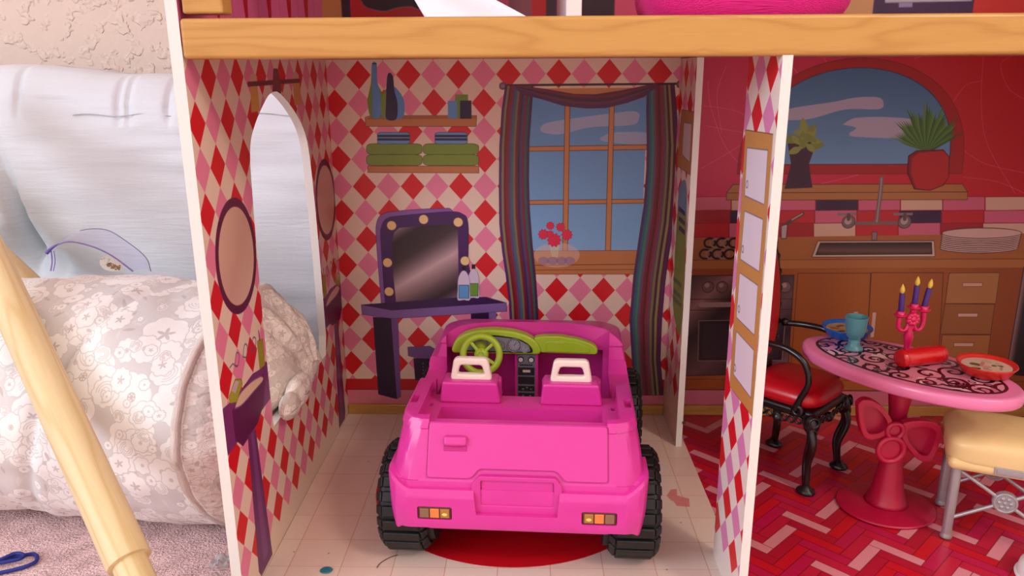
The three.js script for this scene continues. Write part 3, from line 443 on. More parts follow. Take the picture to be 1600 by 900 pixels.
{
  const c = f2.c, w = 0.0113; f2.rect(0.4, 0.9, -0.01, 0.4, '#b8142a');
  const pal = ['#dd8a94', '#c41c3c', '#bf1648', '#cc1426', '#b51632'];
  c.save(); c.translate(0.4475, 0.088); c.rotate(Math.PI / 4);
  const plank = (x, y, a, b, col) => { c.fillStyle = col; c.fillRect(x * w, y * w, a * w, b * w); c.strokeStyle = 'rgba(90,5,15,0.7)'; c.lineWidth = 0.0005; c.strokeRect(x * w, y * w, a * w, b * w); };
  const md = (n) => ((n % 5) + 5) % 5;
  for (let j = -60; j < 60; j++) for (let k = -8; k < 9; k++) { plank(8 * k + j, j, 4, 1, pal[md(j + k)]); plank(8 * k + j + 7, j, 1, 4, pal[md(j + 2 * k + 2)]); }
  c.restore(); f2.mat(0.3);
  const p = part('floor_panel', extrude(rectShape(0.4078, 0.868, 0, D), 0.006), [f2.m, whiteEdge], house, 'red and pink herringbone printed floor of the kitchen'); p.rotation.x = -Math.PI / 2; p.position.y = -0.006;
}
part('base_frame', join(span(0, 0.868, -0.03, -0.0062, -0.02, -0.002), span(0, 0.868, -0.03, -0.0062, -D, -D + 0.018), span(0.39, 0.408, -0.03, -0.0062, -D + 0.018, -0.02)), pineMat, house);
// pine strips, beam, storey floor, upper storey
const pineUV = (g) => metresUV(g, 0, 1);
part('pine_strip', pineUV(rspan(0.0005, 0.3955, 0, 0.0126, -D, -D + 0.005, 0.001)), pineMat, house); part('pine_strip', pineUV(rspan(0.403, 0.868, 0, 0.0126, -D, -D + 0.005, 0.001)), pineMat, house);
part('front_beam', pineUV(rspan(0.0004, 0.872, BH, 0.449, -0.018, 0.0012, 0.0028)), pineMat, house, 'honey coloured pine beam across the front of the dollhouse');
part('storey_floor', span(0, 0.868, 0.4285, 0.4475, -D, -0.018), std(0xc99a86, 0.5), house);
part('corner_post', pineUV(rspan(0.003, 0.0295, 0.4518, 0.88, -0.0175, 0.0, 0.0015)), pineMat, house, 'upright pine post standing on the beam');
part('side_panel', span(0.868, 0.876, -0.03, 0.9, -D - 0.006, 0), whiteEdge, house); part('roof_panel', span(0, 0.868, 0.88, 0.9, -D - 0.006, 0), whiteEdge, house);
const upw = new Sheet('z', -D, -0.002, 0.872, 0.4475, 0.88, 900);
{
  const b = upw, U = crop(480, 0, 3.333), G = crop(960, 0, 2.5);
  b.rect(-0.01, 0.9, 0.44, 0.9, '#cf4a72');
  const col = (f, x0, x1, c) => b.rect(b.uv(f(x0, 50))[0], b.uv(f(x1, 50))[0], 0.44, 0.7, c);
  col(U, 60, 185, '#b87848'); col(U, 180, 225, '#2e1028'); col(U, 228, 640, '#b8121e'); col(U, 1050, 1170, '#8a4a58'); col(U, 1170, 1250, '#b8121e'); col(U, 1245, 1300, '#3a1430'); col(U, 1430, 1600, '#301224'); col(G, 900, 1012, '#c08a5c'); col(G, 1010, 1400, '#3a1440'); col(G, 1400, 1700, '#c02018');
  b.blob([U(290, 20), U(320, 42), U(400, 58), U(470, 40), U(540, 34), U(590, 44), U(600, -40), U(290, -40)], '#26101c', '#b8a8a8', 0.0006);
  b.poly([G(1058, -30), G(1398, -30), G(1398, 4), G(1058, 10)], '#a8a0a8'); b.poly([G(1112, 10), G(1166, 8), G(1166, 26), G(1112, 28)], '#8a7ca0');
  b.mat(0.4);
  const p = part('back_panel', extrude(rectShape(0, 0.868, 0.4475, 0.88), BT), [upw.m, whiteEdge], house, 'back panel of the upper storey with printed furniture'); p.position.z = -D - BT;
}
{ // small upper divider whose front edge shows above the beam
  const p = part('upper_divider', join(rspan(0.2555, 0.2675, 0.4476, 0.88, -0.3, -0.098, 0.001)), std(0xefe4e2, 0.5), house, 'white front edge of the upper divider'); p.userData.label = 'white front edge of the upper divider';
}
// ---------- the pink toy car ----------
const pinkMat = phys(0xd93298, 0.36, { clearcoat: 0.35, clearcoatRoughness: 0.25 });
const limeMat = phys(0xa4bd28, 0.38, { clearcoat: 0.2, clearcoatRoughness: 0.3 });
const tyreMat = std(0x0b0a09, 0.55), ivoryMat = phys(0xf3dfd2, 0.4, { clearcoat: 0.2 });
// a solid from plan outlines at rising heights: rounded rectangles, centred on x = 0
function planLoft(levels, n = 12) {
  const rings = levels.map((l) => {
    const pts = [], rc = l.rc ?? 0.02, rf = l.rf ?? 0.03;
    for (const [sx, sz, r, a0] of [[1, 1, rc, 0], [-1, 1, rc, Math.PI / 2], [-1, -1, rf, Math.PI], [1, -1, rf, 1.5 * Math.PI]]) {
      const cx = sx * (l.w - r), cz = sz > 0 ? l.zr - r : l.zf + r;
      for (let i = 0; i <= n; i++) { const a = a0 + i / n * Math.PI / 2; let x = cx + r * Math.cos(a), z = cz + r * Math.sin(a), y = l.y; if (l.f) [x, y, z] = l.f(x, y, z); pts.push([x, y, z]); }
    }
    // extra points on the straight rear edge so that it can bow
    return pts;
  });
  const m = rings[0].length, pos = rings.flat().flat(), idx = [];
  for (let j = 0; j < rings.length - 1; j++) for (let i = 0; i < m; i++) { const a = j * m + i, b = j * m + (i + 1) % m; idx.push(a, a + m, b, b, a + m, b + m); }
  for (const [j, flip] of [[0, 0], [rings.length - 1, 1]]) { const c = pos.length / 3, q = rings[j].reduce((s, p) => [s[0] + p[0] / m, s[1] + p[1] / m, s[2] + p[2] / m], [0, 0, 0]); pos.push(...q); for (let i = 0; i < m; i++) { const a = j * m + i, b = j * m + (i + 1) % m; flip ? idx.push(c, b, a) : idx.push(c, a, b); } }
  const g = new THREE.BufferGeometry(); g.setAttribute('position', new THREE.Float32BufferAttribute(pos, 3)); g.setIndex(idx); g.computeVertexNormals(); return g;
}
const csg = new Evaluator(); csg.useGroups = false; csg.attributes = ['position', 'normal'];
const brush = (g) => { const b = new Brush(g); b.updateMatrixWorld(true); return b; };
const cutAll = (a, list, op = SUBTRACTION) => { let r = brush(a); for (const g of list) r = csg.evaluate(r, brush(g), op); return r.geometry; };
function crease(g, ang = 0.55) { const q = g.index ? g.toNonIndexed() : g; const o = toCreasedNormals(q, ang); o.setAttribute('uv', new THREE.Float32BufferAttribute(new Float32Array(o.attributes.position.count * 2), 2)); return o; }
const xcyl = (r, x0, x1, y, z, n = 48) => new THREE.CylinderGeometry(r, r, x1 - x0, n).rotateZ(Math.PI / 2).translate((x0 + x1) / 2, y, z);
{
  const car = thing('toy_car', 'bright pink plastic open toy car with lime dashboard and black tyres', 'toy car', [0.2195, 0, -0.079], -0.053);
  const WR = 0.049, ZR = -0.0115, ZF = -0.198;
  // body: tub, bonnet, cabin, boot well, wheel arches
  const inset = (lo, hi) => (x, y, z) => { const k = sstep(0.0765, 0.078, Math.abs(x)) * sstep(-0.004, -0.001, z) * (y > lo && y < hi ? 1 : 0); return [x * (1 - 0.012 * k), y, z - 0.0011 * k]; };
  const pf = inset(0.0935, 0.131);
  const tub = planLoft([
    { y: 0.040, w: 0.092, zr: 0.028, zf: -0.228 }, { y: 0.052, w: 0.102, zr: 0.034, zf: -0.244 }, { y: 0.075, w: 0.1055, zr: 0.0405, zf: -0.25 }, { y: 0.0925, w: 0.1062, zr: 0.0415, zf: -0.25 },
    { y: 0.0937, w: 0.106, zr: 0.0412, zf: -0.25, f: pf }, { y: 0.112, w: 0.103, zr: 0.0341, zf: -0.25, f: pf }, { y: 0.1308, w: 0.0988, zr: 0.0268, zf: -0.249, f: pf },
    { y: 0.132, w: 0.0986, zr: 0.0263, zf: -0.249 }, { y: 0.1368, w: 0.0976, zr: 0.0246, zf: -0.248 }, { y: 0.1392, w: 0.0968, zr: 0.0235, zf: -0.247 }, { y: 0.1402, w: 0.0952, zr: 0.0218, zf: -0.245 }]);
  const lid = (y, w, zr, rc = 0.004) => ({ y, w, zr, zf: -0.2505, rc, rf: 0.03 });
  const bonnet = planLoft([lid(0.105, 0.1035, -0.1205), lid(0.131, 0.0972, -0.1205), lid(0.145, 0.0928, -0.1205), lid(0.1535, 0.0902, -0.1205), lid(0.1552, 0.0915, -0.1192), lid(0.1585, 0.0896, -0.1192), lid(0.165, 0.0838, -0.1195), lid(0.1692, 0.0785, -0.12), lid(0.1728, 0.0712, -0.1206, 0.006), lid(0.1757, 0.058, -0.1218, 0.01), lid(0.1774, 0.043, -0.124, 0.014), lid(0.178, 0.032, -0.128, 0.02)]);
  { const p = bonnet.attributes.position; for (let i = 0; i < p.count; i++) { const k = Math.max(0, -0.12 - p.getZ(i)), w = sstep(0.11, 0.155, p.getY(i)); p.setXYZ(i, p.getX(i) * (1 - 0.25 * k) + 0.004 * w, p.getY(i) - 0.335 * k * w, p.getZ(i)); } bonnet.computeVertexNormals(); }
  let g = cutAll(tub, [bonnet], ADDITION);
  const cuts = [
    span(-0.0805, 0.0805, 0.058, 0.2, -0.128, -0.05),              // cabin
    span(-0.0805, 0.075, 0.058, 0.1475, -0.156, -0.115),            // footwell under the dashboard
    span(-0.2, 0.2, 0.1255, 0.2, -0.1195, -0.0625),                 // door openings
    span(-0.0835, 0.0835, 0.1295, 0.2, -0.0551, 0.0165),           // shelf between the side rails
    span(-0.0705, 0.0705, 0.108, 0.2, -0.0228, 0.0165),            // boot well
    span(-0.073, 0.073, 0.1366, 0.2, 0.005, 0.05),             // boot well
    span(-0.0948, -0.0888, 0.1345, 0.2, -0.024, -0.007), span(0.0888, 0.0948, 0.1345, 0.2, -0.024, -0.007),   // slots in the rails
    span(-0.082, -0.0785, 0.122, 0.2, -0.03, -0.0235), span(0.0785, 0.082, 0.122, 0.2, -0.03, -0.0235)];
  for (const s of [-1, 1]) for (const z of [ZR, ZF]) cuts.push(xcyl(0.0535, s > 0 ? 0.0755 : -0.14, s > 0 ? 0.14 : -0.0755, WR, z));
  const slope = -0.370, tilt = (geo, y = 0.1152, z = 0.0329) => at(geo, 0, y, z, slope, 0, 0);
  const GATE = [[-0.0725, 0.0232, -1, 1], [0.0732, 0.0232, 1, 1], [0.0738, -0.0215, 1, -1], [0.0395, -0.0215, -1, -1], [0.0325, -0.0135, -0.6, -1], [-0.0305, -0.0135, 0.6, -1], [-0.037, -0.0215, 1, -1], [-0.0735, -0.0215, -1, -1]], gateShape = (e) => roundedPoly(GATE.map((p) => [p[0] + e * p[2], p[1] + e * p[3]]), 0.0032);
  for (const sx of [-1, 1]) {                              // shallow corner panels
    const skin = planLoft([[0.05, 0.1035, 0.0365], [0.0925, 0.105, 0.0403], [0.112, 0.1019, 0.033], [0.1308, 0.0977, 0.0257], [0.16, 0.091, 0.0145]].map(([y, w, zr]) => ({ y, w, zr, zf: -0.2 })));
    cuts.push(csg.evaluate(brush(extrude(shapeOf([[0.0805 * sx, 0.0925], [0.13 * sx, 0.0925], [0.13 * sx, 0.1322], [0.0795 * sx, 0.1322]].slice()[sx > 0 ? 'slice' : 'reverse']()), 0.08).translate(0, 0, 0.0005)), brush(skin), SUBTRACTION).geometry);
  }
  cuts.push(tilt(extrude(gateShape(0.0009), 0.01).translate(0, 0, -0.0016)));
  part('body', crease(cutAll(g, cuts)), pinkMat, car);
  // tailgate panel with a notch for the number plate

  
  part('tailgate', tilt(extrude(gateShape(0), 0.001, 0.0008, 3).translate(0, 0, -0.0012)), pinkMat, car);
  part('door_handle', tilt(rbox(0.0195, 0.0086, 0.0065, 0.0026, -0.0505, 0.0088, 0.002)), pinkMat, car);
  part('handle_recess', tilt(rbox(0.0192, 0.0044, 0.0012, 0.0005, -0.0505, 0.0026, 0.0006)), phys(0xc0127a, 0.45), car);
  // number plate pad and bumper
  const pad = roundedPoly([[-0.0365, 0.066], [0.0372, 0.066], [0.0372, 0.0915], [0.0318, 0.0995], [-0.0298, 0.0995], [-0.0365, 0.0915]], 0.002), hole = roundedPoly([[-0.029, 0.0735], [0.0305, 0.0735], [0.0305, 0.0955], [-0.029, 0.0955]], 0.002);
  pad.holes.push(new THREE.Path(hole.getPoints(6)));
  part('plate_surround', extrude(pad, 0.0022, 0.0008).translate(0, 0, 0.0412), pinkMat, car);
  part('blank_plate', extrude(roundedPoly([[-0.0285, 0.074], [0.03, 0.074], [0.03, 0.095], [-0.0285, 0.095]], 0.0016), 0.0008, 0.0003).translate(0, 0, 0.0412), pinkMat, car);
  const corner = (x, y, z) => { const k = sstep(0.085, 0.108, Math.abs(x)); return [x, y + (y > 0.075 ? 0.0115 * k : y < 0.056 ? -0.004 * sstep(0.094, 0.1, Math.abs(x)) : 0), z]; };
  const bl = (y, w, zr, rc) => ({ y, w, zr, zf: -0.012, rc, rf: 0.004, f: corner });
  const bump = planLoft([bl(0.0508, 0.1005, 0.0435, 0.015), bl(0.0525, 0.1038, 0.0464, 0.0165), bl(0.056, 0.1048, 0.0475, 0.017), bl(0.066, 0.106, 0.0482, 0.018), bl(0.079, 0.1072, 0.0478, 0.019), bl(0.0835, 0.1078, 0.0466, 0.02), bl(0.086, 0.1076, 0.0442, 0.02), bl(0.0868, 0.107, 0.0408, 0.02)], 14);
  const notch = extrude(shapeOf([[-0.0325, 0.0665], [0.0335, 0.0665], [0.0385, 0.12], [-0.0385, 0.12]]), 0.03).translate(0, 0, 0.0428);
  const lampCut = (x) => rbox(0.0285, 0.0118, 0.006, 0.0018, x, 0.0668, 0.0485);
  const inner = planLoft([{ y: 0.03, w: 0.098, zr: 0.040, zf: -0.02, rc: 0.02, rf: 0.004 }, { y: 0.2, w: 0.0985, zr: 0.040, zf: -0.02, rc: 0.02, rf: 0.004 }]);
  part('bumper', crease(cutAll(bump, [notch, inner, lampCut(-0.0667), lampCut(0.0674), xcyl(0.0505, 0.07, 0.2, WR, ZR), xcyl(0.0505, -0.2, -0.07, WR, ZR)])), pinkMat, car);
  const lensGrey = phys(0x8a6248, 0.2, { clearcoat: 0.6 }), lensOrange = phys(0xe8813c, 0.3, { clearcoat: 0.5 }), lensBulb = phys(0xb8863a, 0.15, { clearcoat: 0.8, metalness: 0.4 });
  for (const s of [-1, 1]) {
    const x = s < 0 ? -0.0667 : 0.0674, l = part('rear_light', rbox(0.0278, 0.0112, 0.0022, 0.0016, x, 0.0668, 0.0466), std(0x6b3a30, 0.35, { metalness: 0.5 }), car);
    [[-0.0084, s < 0 ? lensGrey : lensBulb], [0, lensOrange], [0.0084, s < 0 ? lensBulb : lensGrey]].forEach(([dx, m]) => part('lens', rbox(0.0075, 0.0082, 0.0014, 0.0006, x + dx, 0.0668, 0.0478), m, l));
    part('bulb', new THREE.SphereGeometry(0.0018, 14, 10).scale(1.3, 0.8, 0.5).translate(x - s * 0.0084, 0.066, 0.0486), phys(0xf0c860, 0.1, { clearcoat: 1 }), l);
  }
  // wheels: ribbed tyre with chamfered shoulders, hub, inner drum
  const core = lathe([[0.001, -0.019], [0.03, -0.0205], [0.038, -0.021], [0.0438, -0.0185], [0.0456, -0.015], [0.0456, 0.015], [0.0438, 0.0185], [0.038, 0.021], [0.03, 0.0205], [0.001, 0.019]], 60);
  const ribs = []; const NR = 24;
  for (let i = 0; i < NR; i++) { const a = i / NR * Math.PI * 2; ribs.push(at(at(rbox(0.0092, 0.0056, 0.031, 0.0014, 0, 0, 0, 2), 0, 0.046, 0), 0, 0, 0, 0, 0, a)); for (const s of [-1, 1]) ribs.push(at(at(rbox(0.0084, 0.0075, 0.0036, 0.0012, 0, 0, 0, 1), 0, 0.0432, s * 0.0182, s * -0.7, 0, 0), 0, 0, 0, 0, 0, a)); }
  const tyreGeo = join(core.rotateX(Math.PI / 2), ...ribs).rotateY(Math.PI / 2), hubGeo = join(xcyl(0.024, -0.0215, 0.0215, 0, 0, 30), ...Array.from({ length: 5 }, (_, i) => xcyl(0.004, -0.0225, 0.0225, 0.014 * Math.cos(i * 1.2566), 0.014 * Math.sin(i * 1.2566), 12)));
  const drum = xcyl(0.0385, -0.026, -0.0195, 0, 0, 36);
  for (const z of [ZR, ZF]) for (const s of [-1, 1]) {
    const w = new THREE.Group(); w.name = 'wheel'; w.position.set(s * 0.0985, WR + 0.0007, z); w.rotation.set(0.06 * s + z, s < 0 ? Math.PI : 0, 0, 'YXZ'); car.add(w);
    part('tyre', tyreGeo, tyreMat, w); part('hub', hubGeo, std(0x3a3638, 0.4, { metalness: 0.5 }), w); part('drum', drum, tyreMat, w);
  }
  for (const z of [ZR, ZF]) part('axle', xcyl(0.004, -0.08, 0.08, WR, z), tyreMat, car);
  // seats and head rests
  const ring = (() => { const s = roundedPoly([[-0.019, 0], [0.019, 0], [0.0152, 0.0215], [-0.0152, 0.0215]], 0.0045), h = roundedPoly([[-0.0122, 0.0062], [0.0122, 0.0062], [0.0095, 0.0148], [-0.0095, 0.0148]], 0.0025); s.holes.push(new THREE.Path(h.getPoints(8))); return extrude(s, 0.0035, 0.0022, 5, 12); })();
  for (const [x0, x1, hx] of [[-0.0735, -0.0185, -0.0458], [0.0163, 0.0715, 0.0434]]) {
    const st = part('seat', join(extrude(roundedPoly([[x0, 0.1295], [x1, 0.1295], [x1 - 0.0035, 0.1495], [x0 + 0.0025, 0.1495]], 0.003), 0.02, 0.0022, 4).translate(0, 0, -0.0535), rspan(x0 + 0.001, x1 - 0.001, 0.06, 0.147, -0.058, -0.0475, 0.003), rspan(x0, x1, 0.058, 0.08, -0.1, -0.05, 0.005)), pinkMat, car);
    part('head_rest', ring.clone().translate(hx, 0.1478, -0.0445), ivoryMat, st, 'ivory head rest loop');
  }
  // lime dashboard
  const dash = part('dashboard', extrude(roundedPoly([[-0.076, 0.1462], [0.0148, 0.1462], [0.0118, 0.158], [0.002, 0.1655], [-0.013, 0.17], [-0.031, 0.1715], [-0.05, 0.1702], [-0.063, 0.166], [-0.0715, 0.159]], 0.006), 0.008, 0.0022, 4, 14).translate(0, 0, -0.1235), limeMat, car, 'lime green dashboard');
  part('glove_box', extrude(roundedPoly([[0.0115, 0.1476], [0.0692, 0.1466], [0.0695, 0.1535], [0.064, 0.1578], [0.05, 0.1625], [0.033, 0.1652], [0.016, 0.165], [0.006, 0.163]], 0.004), 0.006, 0.0018, 4, 14).translate(0, 0, -0.1235), limeMat, dash);
  part('glove_box_lid', extrude(roundedPoly([[0.0195, 0.1492], [0.062, 0.1488], [0.0605, 0.1555], [0.048, 0.1592], [0.03, 0.1602], [0.0185, 0.1592]], 0.003), 0.0006, 0.0005).translate(0, 0, -0.1161), limeMat, dash);
  part('lid_catch', rbox(0.0095, 0.0016, 0.001, 0.0004, 0.032, 0.158, -0.1149), limeMat, dash);
  const gp = [[-0.066, 0.1488], [0.0075, 0.1485], [0.003, 0.157], [-0.008, 0.1632], [-0.03, 0.1662], [-0.05, 0.1648], [-0.061, 0.1575]];
  part('gauge_surround', extrude(roundedPoly(gp, 0.006), 0.0006, 0.0003, 1, 14).translate(0, 0, -0.1133), std(0x1c1820, 0.4), dash);
  part('gauge_panel', extrude(roundedPoly(gp.map((p) => [(p[0] + 0.0292) * 0.93 - 0.0292, (p[1] - 0.157) * 0.86 + 0.157]), 0.006), 0.0005, 0.0002, 1, 14).translate(0, 0, -0.1126), std(0x8d8a96, 0.4, { metalness: 0.3 }), dash);
  const dial = canvasTex(128, 128, (c) => { c.fillStyle = '#8d8a96'; c.fillRect(0, 0, 128, 128); c.strokeStyle = '#1c1820'; c.lineWidth = 7; c.beginPath(); c.arc(64, 64, 58, 0, 7); c.stroke(); c.lineWidth = 3; for (let i = 0; i < 12; i++) { const a = i * 0.5236; c.beginPath(); c.moveTo(64 + 40 * Math.cos(a), 64 + 40 * Math.sin(a)); c.lineTo(64 + 51 * Math.cos(a), 64 + 51 * Math.sin(a)); c.stroke(); } c.lineWidth = 5; c.beginPath(); c.moveTo(64, 70); c.lineTo(86, 36); c.stroke(); });
  const dialMat = std(0xffffff, 0.4, { map: dial });
  for (const [x, y, r] of [[-0.0565, 0.1562, 0.0052], [-0.0135, 0.156, 0.0046], [-0.0095 + 0.012 - 0.0285, 0.1568, 0.0001], [-0.0018, 0.1535, 0.0042], [-0.0125, 0.1565, 0.0068]].filter((d) => d[2] > 0.001 && d[0] !== -0.0135).concat([[-0.0255, 0.1562, 0.0046], [-0.0425, 0.158, 0.0046]])) part('gauge', join(new THREE.CircleGeometry(r, 24).translate(x, y, -0.1116), new THREE.TorusGeometry(r, 0.0005, 6, 28).translate(x, y, -0.1116)), dialMat, dash);
  // steering wheel
  const sw = new THREE.Group(); sw.name = 'steering_wheel'; sw.position.set(-0.0432, 0.1512, -0.098); sw.rotation.x = -0.28; car.add(sw); sw.userData.label = 'lime green steering wheel';
  part('wheel_rim', new THREE.TorusGeometry(0.0176, 0.0033, 14, 48), limeMat, sw);
  part('wheel_hub', join(lathe([[0, 0.003], [0.003, 0.0034], [0.0062, 0.002], [0.0072, -0.001], [0.006, -0.004], [0, -0.004]], 24).rotateX(Math.PI / 2), new THREE.TorusGeometry(0.0028, 0.0007, 8, 20).translate(0, 0, 0.0032), ...[[0, 0.005], [-0.0045, -0.0025], [0.0045, -0.0025]].map((p) => new THREE.SphereGeometry(0.0014, 10, 8).translate(p[0], p[1], 0.0018))), limeMat, sw);
  for (const a of [0.75, 2.3, -2.5, -0.6]) part('spoke', at(rbox(0.013, 0.0034, 0.003, 0.0012, 0.0115, 0, 0.0005), 0, 0, 0, 0, 0, a), limeMat, sw);
  part('steering_column', taper([[0, 0.001, -0.003], [-0.001, 0.005, -0.009], [-0.002, 0.007, -0.016]], [0.0045, 0.0055, 0.008]), limeMat, sw);
  // centre console with radio
  const con = part('console', rspan(-0.0125, 0.0108, 0.058, 0.1462, -0.132, -0.1195, 0.001), pinkMat, car);
  part('radio_plate', rspan(-0.0098, 0.0083, 0.095, 0.1445, -0.1198, -0.1188, 0.0003), std(0x7f7c8a, 0.4, { metalness: 0.3 }), con);
  const slotMat = std(0x2a262c, 0.4);
  [[0.1268, 0.0085], [0.1172, 0.008], [0.1085, 0.0055], [0.101, 0.0055]].forEach(([y, h]) => part('radio_slot', rbox(0.0162, h, 0.001, 0.0003, -0.00075, y, -0.1186), slotMat, con));
  part('radio_slot', rbox(0.013, 0.0014, 0.001, 0.0003, -0.00075, 0.1335, -0.1186), slotMat, con); part('radio_display', rbox(0.0075, 0.0026, 0.0012, 0.0003, -0.0005, 0.1272, -0.1181), std(0xd8b8b0, 0.4), con);
  for (const x of [-0.0062, 0.0042]) { part('radio_knob', join(xcyl(0.0032, -0.0006, 0.0006, 0, 0, 24).rotateY(Math.PI / 2).translate(x, 0.1392, -0.1184)), slotMat, con); part('knob_face', xcyl(0.0022, -0.0006, 0.0006, 0, 0, 24).rotateY(Math.PI / 2).translate(x, 0.1392, -0.1178), std(0xcfc4c4, 0.4), con); }
  for (const [x, y] of [[-0.004, 0.1078], [0, 0.1094], [0.004, 0.108], [-0.004, 0.1009], [0.003, 0.1009]]) part('radio_button', rbox(0.002, 0.0016, 0.0008, 0.0003, x, y, -0.1179), std(0x6a6670, 0.4), con);
  part('screw_cap', new THREE.SphereGeometry(0.0018, 12, 8).scale(1, 0.35, 1).translate(-0.0012, 0.1297, -0.036), pinkMat, car);
}
// ---------- the kitchen's doll furniture ----------
const PT = (q, y) => onPlane(q, 'y', y);
const hotPink = phys(0xb80a3c, 0.4, { clearcoat: 0.25, clearcoatRoughness: 0.3 }), tablePink = phys(0xe87aa6, 0.3, { clearcoat: 0.4, clearcoatRoughness: 0.2 });
const black = phys(0x120f10, 0.32, { clearcoat: 0.3 });
const TC = [0.5785, -0.161], TY = 0.15, TA = Math.atan2(0.766, 0.643); // table centre, height, direction of its long axis
{
  const t = thing('doll_table', 'pink oval doll table with black scroll top on a red bow pedestal', 'table', [TC[0], 0, TC[1]]);
  const a = 0.0996, b = 0.0554, ov = (k, dy) => Array.from({ length: 96 }, (_, i) => { const w = i / 96 * Math.PI * 2; return [(a - k) * Math.cos(w), (b - k) * Math.sin(w), dy]; });
  const prof = [[0.03, -0.0115], [0.006, -0.0122], [0.0024, -0.0118], [0.0005, -0.0098], [0, -0.0055], [0.0004, -0.002], [0.002, -0.0004], [0.005, 0], [0.0495, 0]];
  const g = gridGeo(96, prof.length - 1, (u, v) => { const p = prof[Math.round(v * (prof.length - 1))], w = u * Math.PI * 2, x = (a - p[0]) * Math.cos(w), z = (b - p[0]) * Math.sin(w); return [x, p[1], -z]; }, true);
  const turn = -TA;                                       // long axis towards +x and +z
  part('tabletop', join(g, lathe([[0, -0.0115], [0.026, -0.0115]], 30)).rotateY(turn).translate(0, TY, 0), tablePink, t);
  const scroll = canvasTex(1024, 512, (c, w, h) => {
    c.fillStyle = '#d98aa0'; c.fillRect(0, 0, w, h);
    for (let i = 0; i < 60; i++) { c.fillStyle = ['#e7a9b0', '#c96a8a', '#dd95a6', '#efbfbf'][i % 4]; c.beginPath(); c.arc(rnd() * w, rnd() * h, rr(15, 50), 0, 7); c.fill(); }
    c.strokeStyle = '#170c18'; c.lineCap = 'round';
    const spiral = (x, y, r, a0, dir, turns) => { c.beginPath(); for (let k = 0; k <= 60; k++) { const s = k / 60, q = a0 + dir * s * turns * 6.283, rad = r * (1 - 0.84 * s); c.lineTo(x + rad * Math.cos(q), y + rad * Math.sin(q)); } c.stroke(); };
    for (let i = 0; i < 7; i++) for (let j = 0; j < 4; j++) { c.lineWidth = rr(14, 20); const x = (i + 0.5 + (j & 1) * 0.5) * w / 7, y = (j + 0.5) * h / 4; spiral(x + rr(-14, 14), y + rr(-10, 10), rr(56, 86), rr(0, 6), j & 1 ? 1 : -1, rr(1.1, 1.6)); }
    for (let i = 0; i < 46; i++) { c.lineWidth = rr(7, 11); const x = rnd() * w, y = rnd() * h, q = rr(0, 6.28); c.beginPath(); c.ellipse(x, y, rr(12, 22), rr(7, 12), q, 0, 7); c.stroke(); }
    for (let i = 0; i < 26; i++) { c.lineWidth = 10; const x = rnd() * w, y = rnd() * h, q = rr(0, 6.28); c.beginPath(); c.moveTo(x, y); c.quadraticCurveTo(x + 60 * Math.cos(q), y + 60 * Math.sin(q), x + 90 * Math.cos(q + 1), y + 90 * Math.sin(q + 1)); c.stroke(); }
    c.lineWidth = 16; c.beginPath(); c.ellipse(w / 2, h / 2, w / 2 - 9, h / 2 - 9, 0, 0, 7); c.stroke();
  });
  const el = new THREE.CircleGeometry(1, 72).rotateX(-Math.PI / 2); el.scale(0.0865, 1, 0.0435);
  part('inlay', el.rotateY(turn).translate(0, TY + 0.0003, 0), phys(0xffffff, 0.3, { map: scroll, clearcoat: 0.4 }), t, 'pink inlay with black printed scrolls');
  part('pedestal', lathe([[0, 0.004], [0.0215, 0.004], [0.0182, 0.009], [0.0148, 0.02], [0.0125, 0.034], [0.0104, 0.048], [0.0088, 0.06], [0.0078, 0.075], [0.0075, 0.09], [0.0085, 0.104], [0.0115, 0.125], [0.014, 0.141], [0, 0.141]], 48), hotPink, t);
  part('foot', lathe([[0, 0.0002], [0.0415, 0.0002], [0.0425, 0.0018], [0.041, 0.0034], [0.03, 0.0048], [0.022, 0.006], [0, 0.006]], 64).scale(1.08, 1, 1), hotPink, t);
  // bow: two hollow loops and two rings
  const z0 = -0.142, c = crop(1280, 600, 3.464), rel = (q) => { const p = onPlane(c(...q), 'z', z0); return [p.x - TC[0], p.y]; };
  const loop = (list, zf) => {
    const u = new THREE.SplineCurve(list.map(rel).concat([rel(list[0])]).map((p) => new THREE.Vector2(...p))).getPoints(60).slice(0, -1), s = new THREE.Shape(u), cx = u.reduce((q, p) => q + p.x / u.length, 0), cy = u.reduce((q, p) => q + p.y / u.length, 0);
    const k = u.map((p) => new THREE.Vector2(cx + (p.x - cx) * 0.78, cy + (p.y - cy) * 0.76)); s.holes.push(new THREE.Path(k));
    return join(extrude(s, 0.006, 0.0014, 3), extrude(new THREE.Shape(u.map((p) => new THREE.Vector2(cx + (p.x - cx) * 0.9, cy + (p.y - cy) * 0.9))), 0.002).translate(0, 0, -0.001)).translate(0, 0, zf);
  };
  part('bow_loop', loop([[208, 110], [240, 84], [290, 88], [350, 130], [395, 200], [392, 240], [350, 285], [285, 302], [240, 285], [215, 210]], z0 - TC[1] - 0.006), hotPink, t);
  part('bow_loop', loop([[440, 225], [470, 205], [540, 195], [620, 205], [663, 245], [650, 320], [612, 405], [575, 422], [530, 405], [480, 350], [445, 300]], z0 - TC[1] - 0.006), hotPink, t);
  for (const [x, y, r, tb, dz] of [[406, 249, 0.0072, 0.0022, 0.006], [380, 348, 0.0118, 0.0026, 0.007]]) { const p = rel([x, y]); part('bow_ring', join(new THREE.TorusGeometry(r, tb, 12, 32), new THREE.CylinderGeometry(r, r, 0.004, 28).rotateX(Math.PI / 2).translate(0, 0, -0.003)).translate(p[0], p[1], z0 - TC[1] + dz - 0.004), hotPink, t); }
}
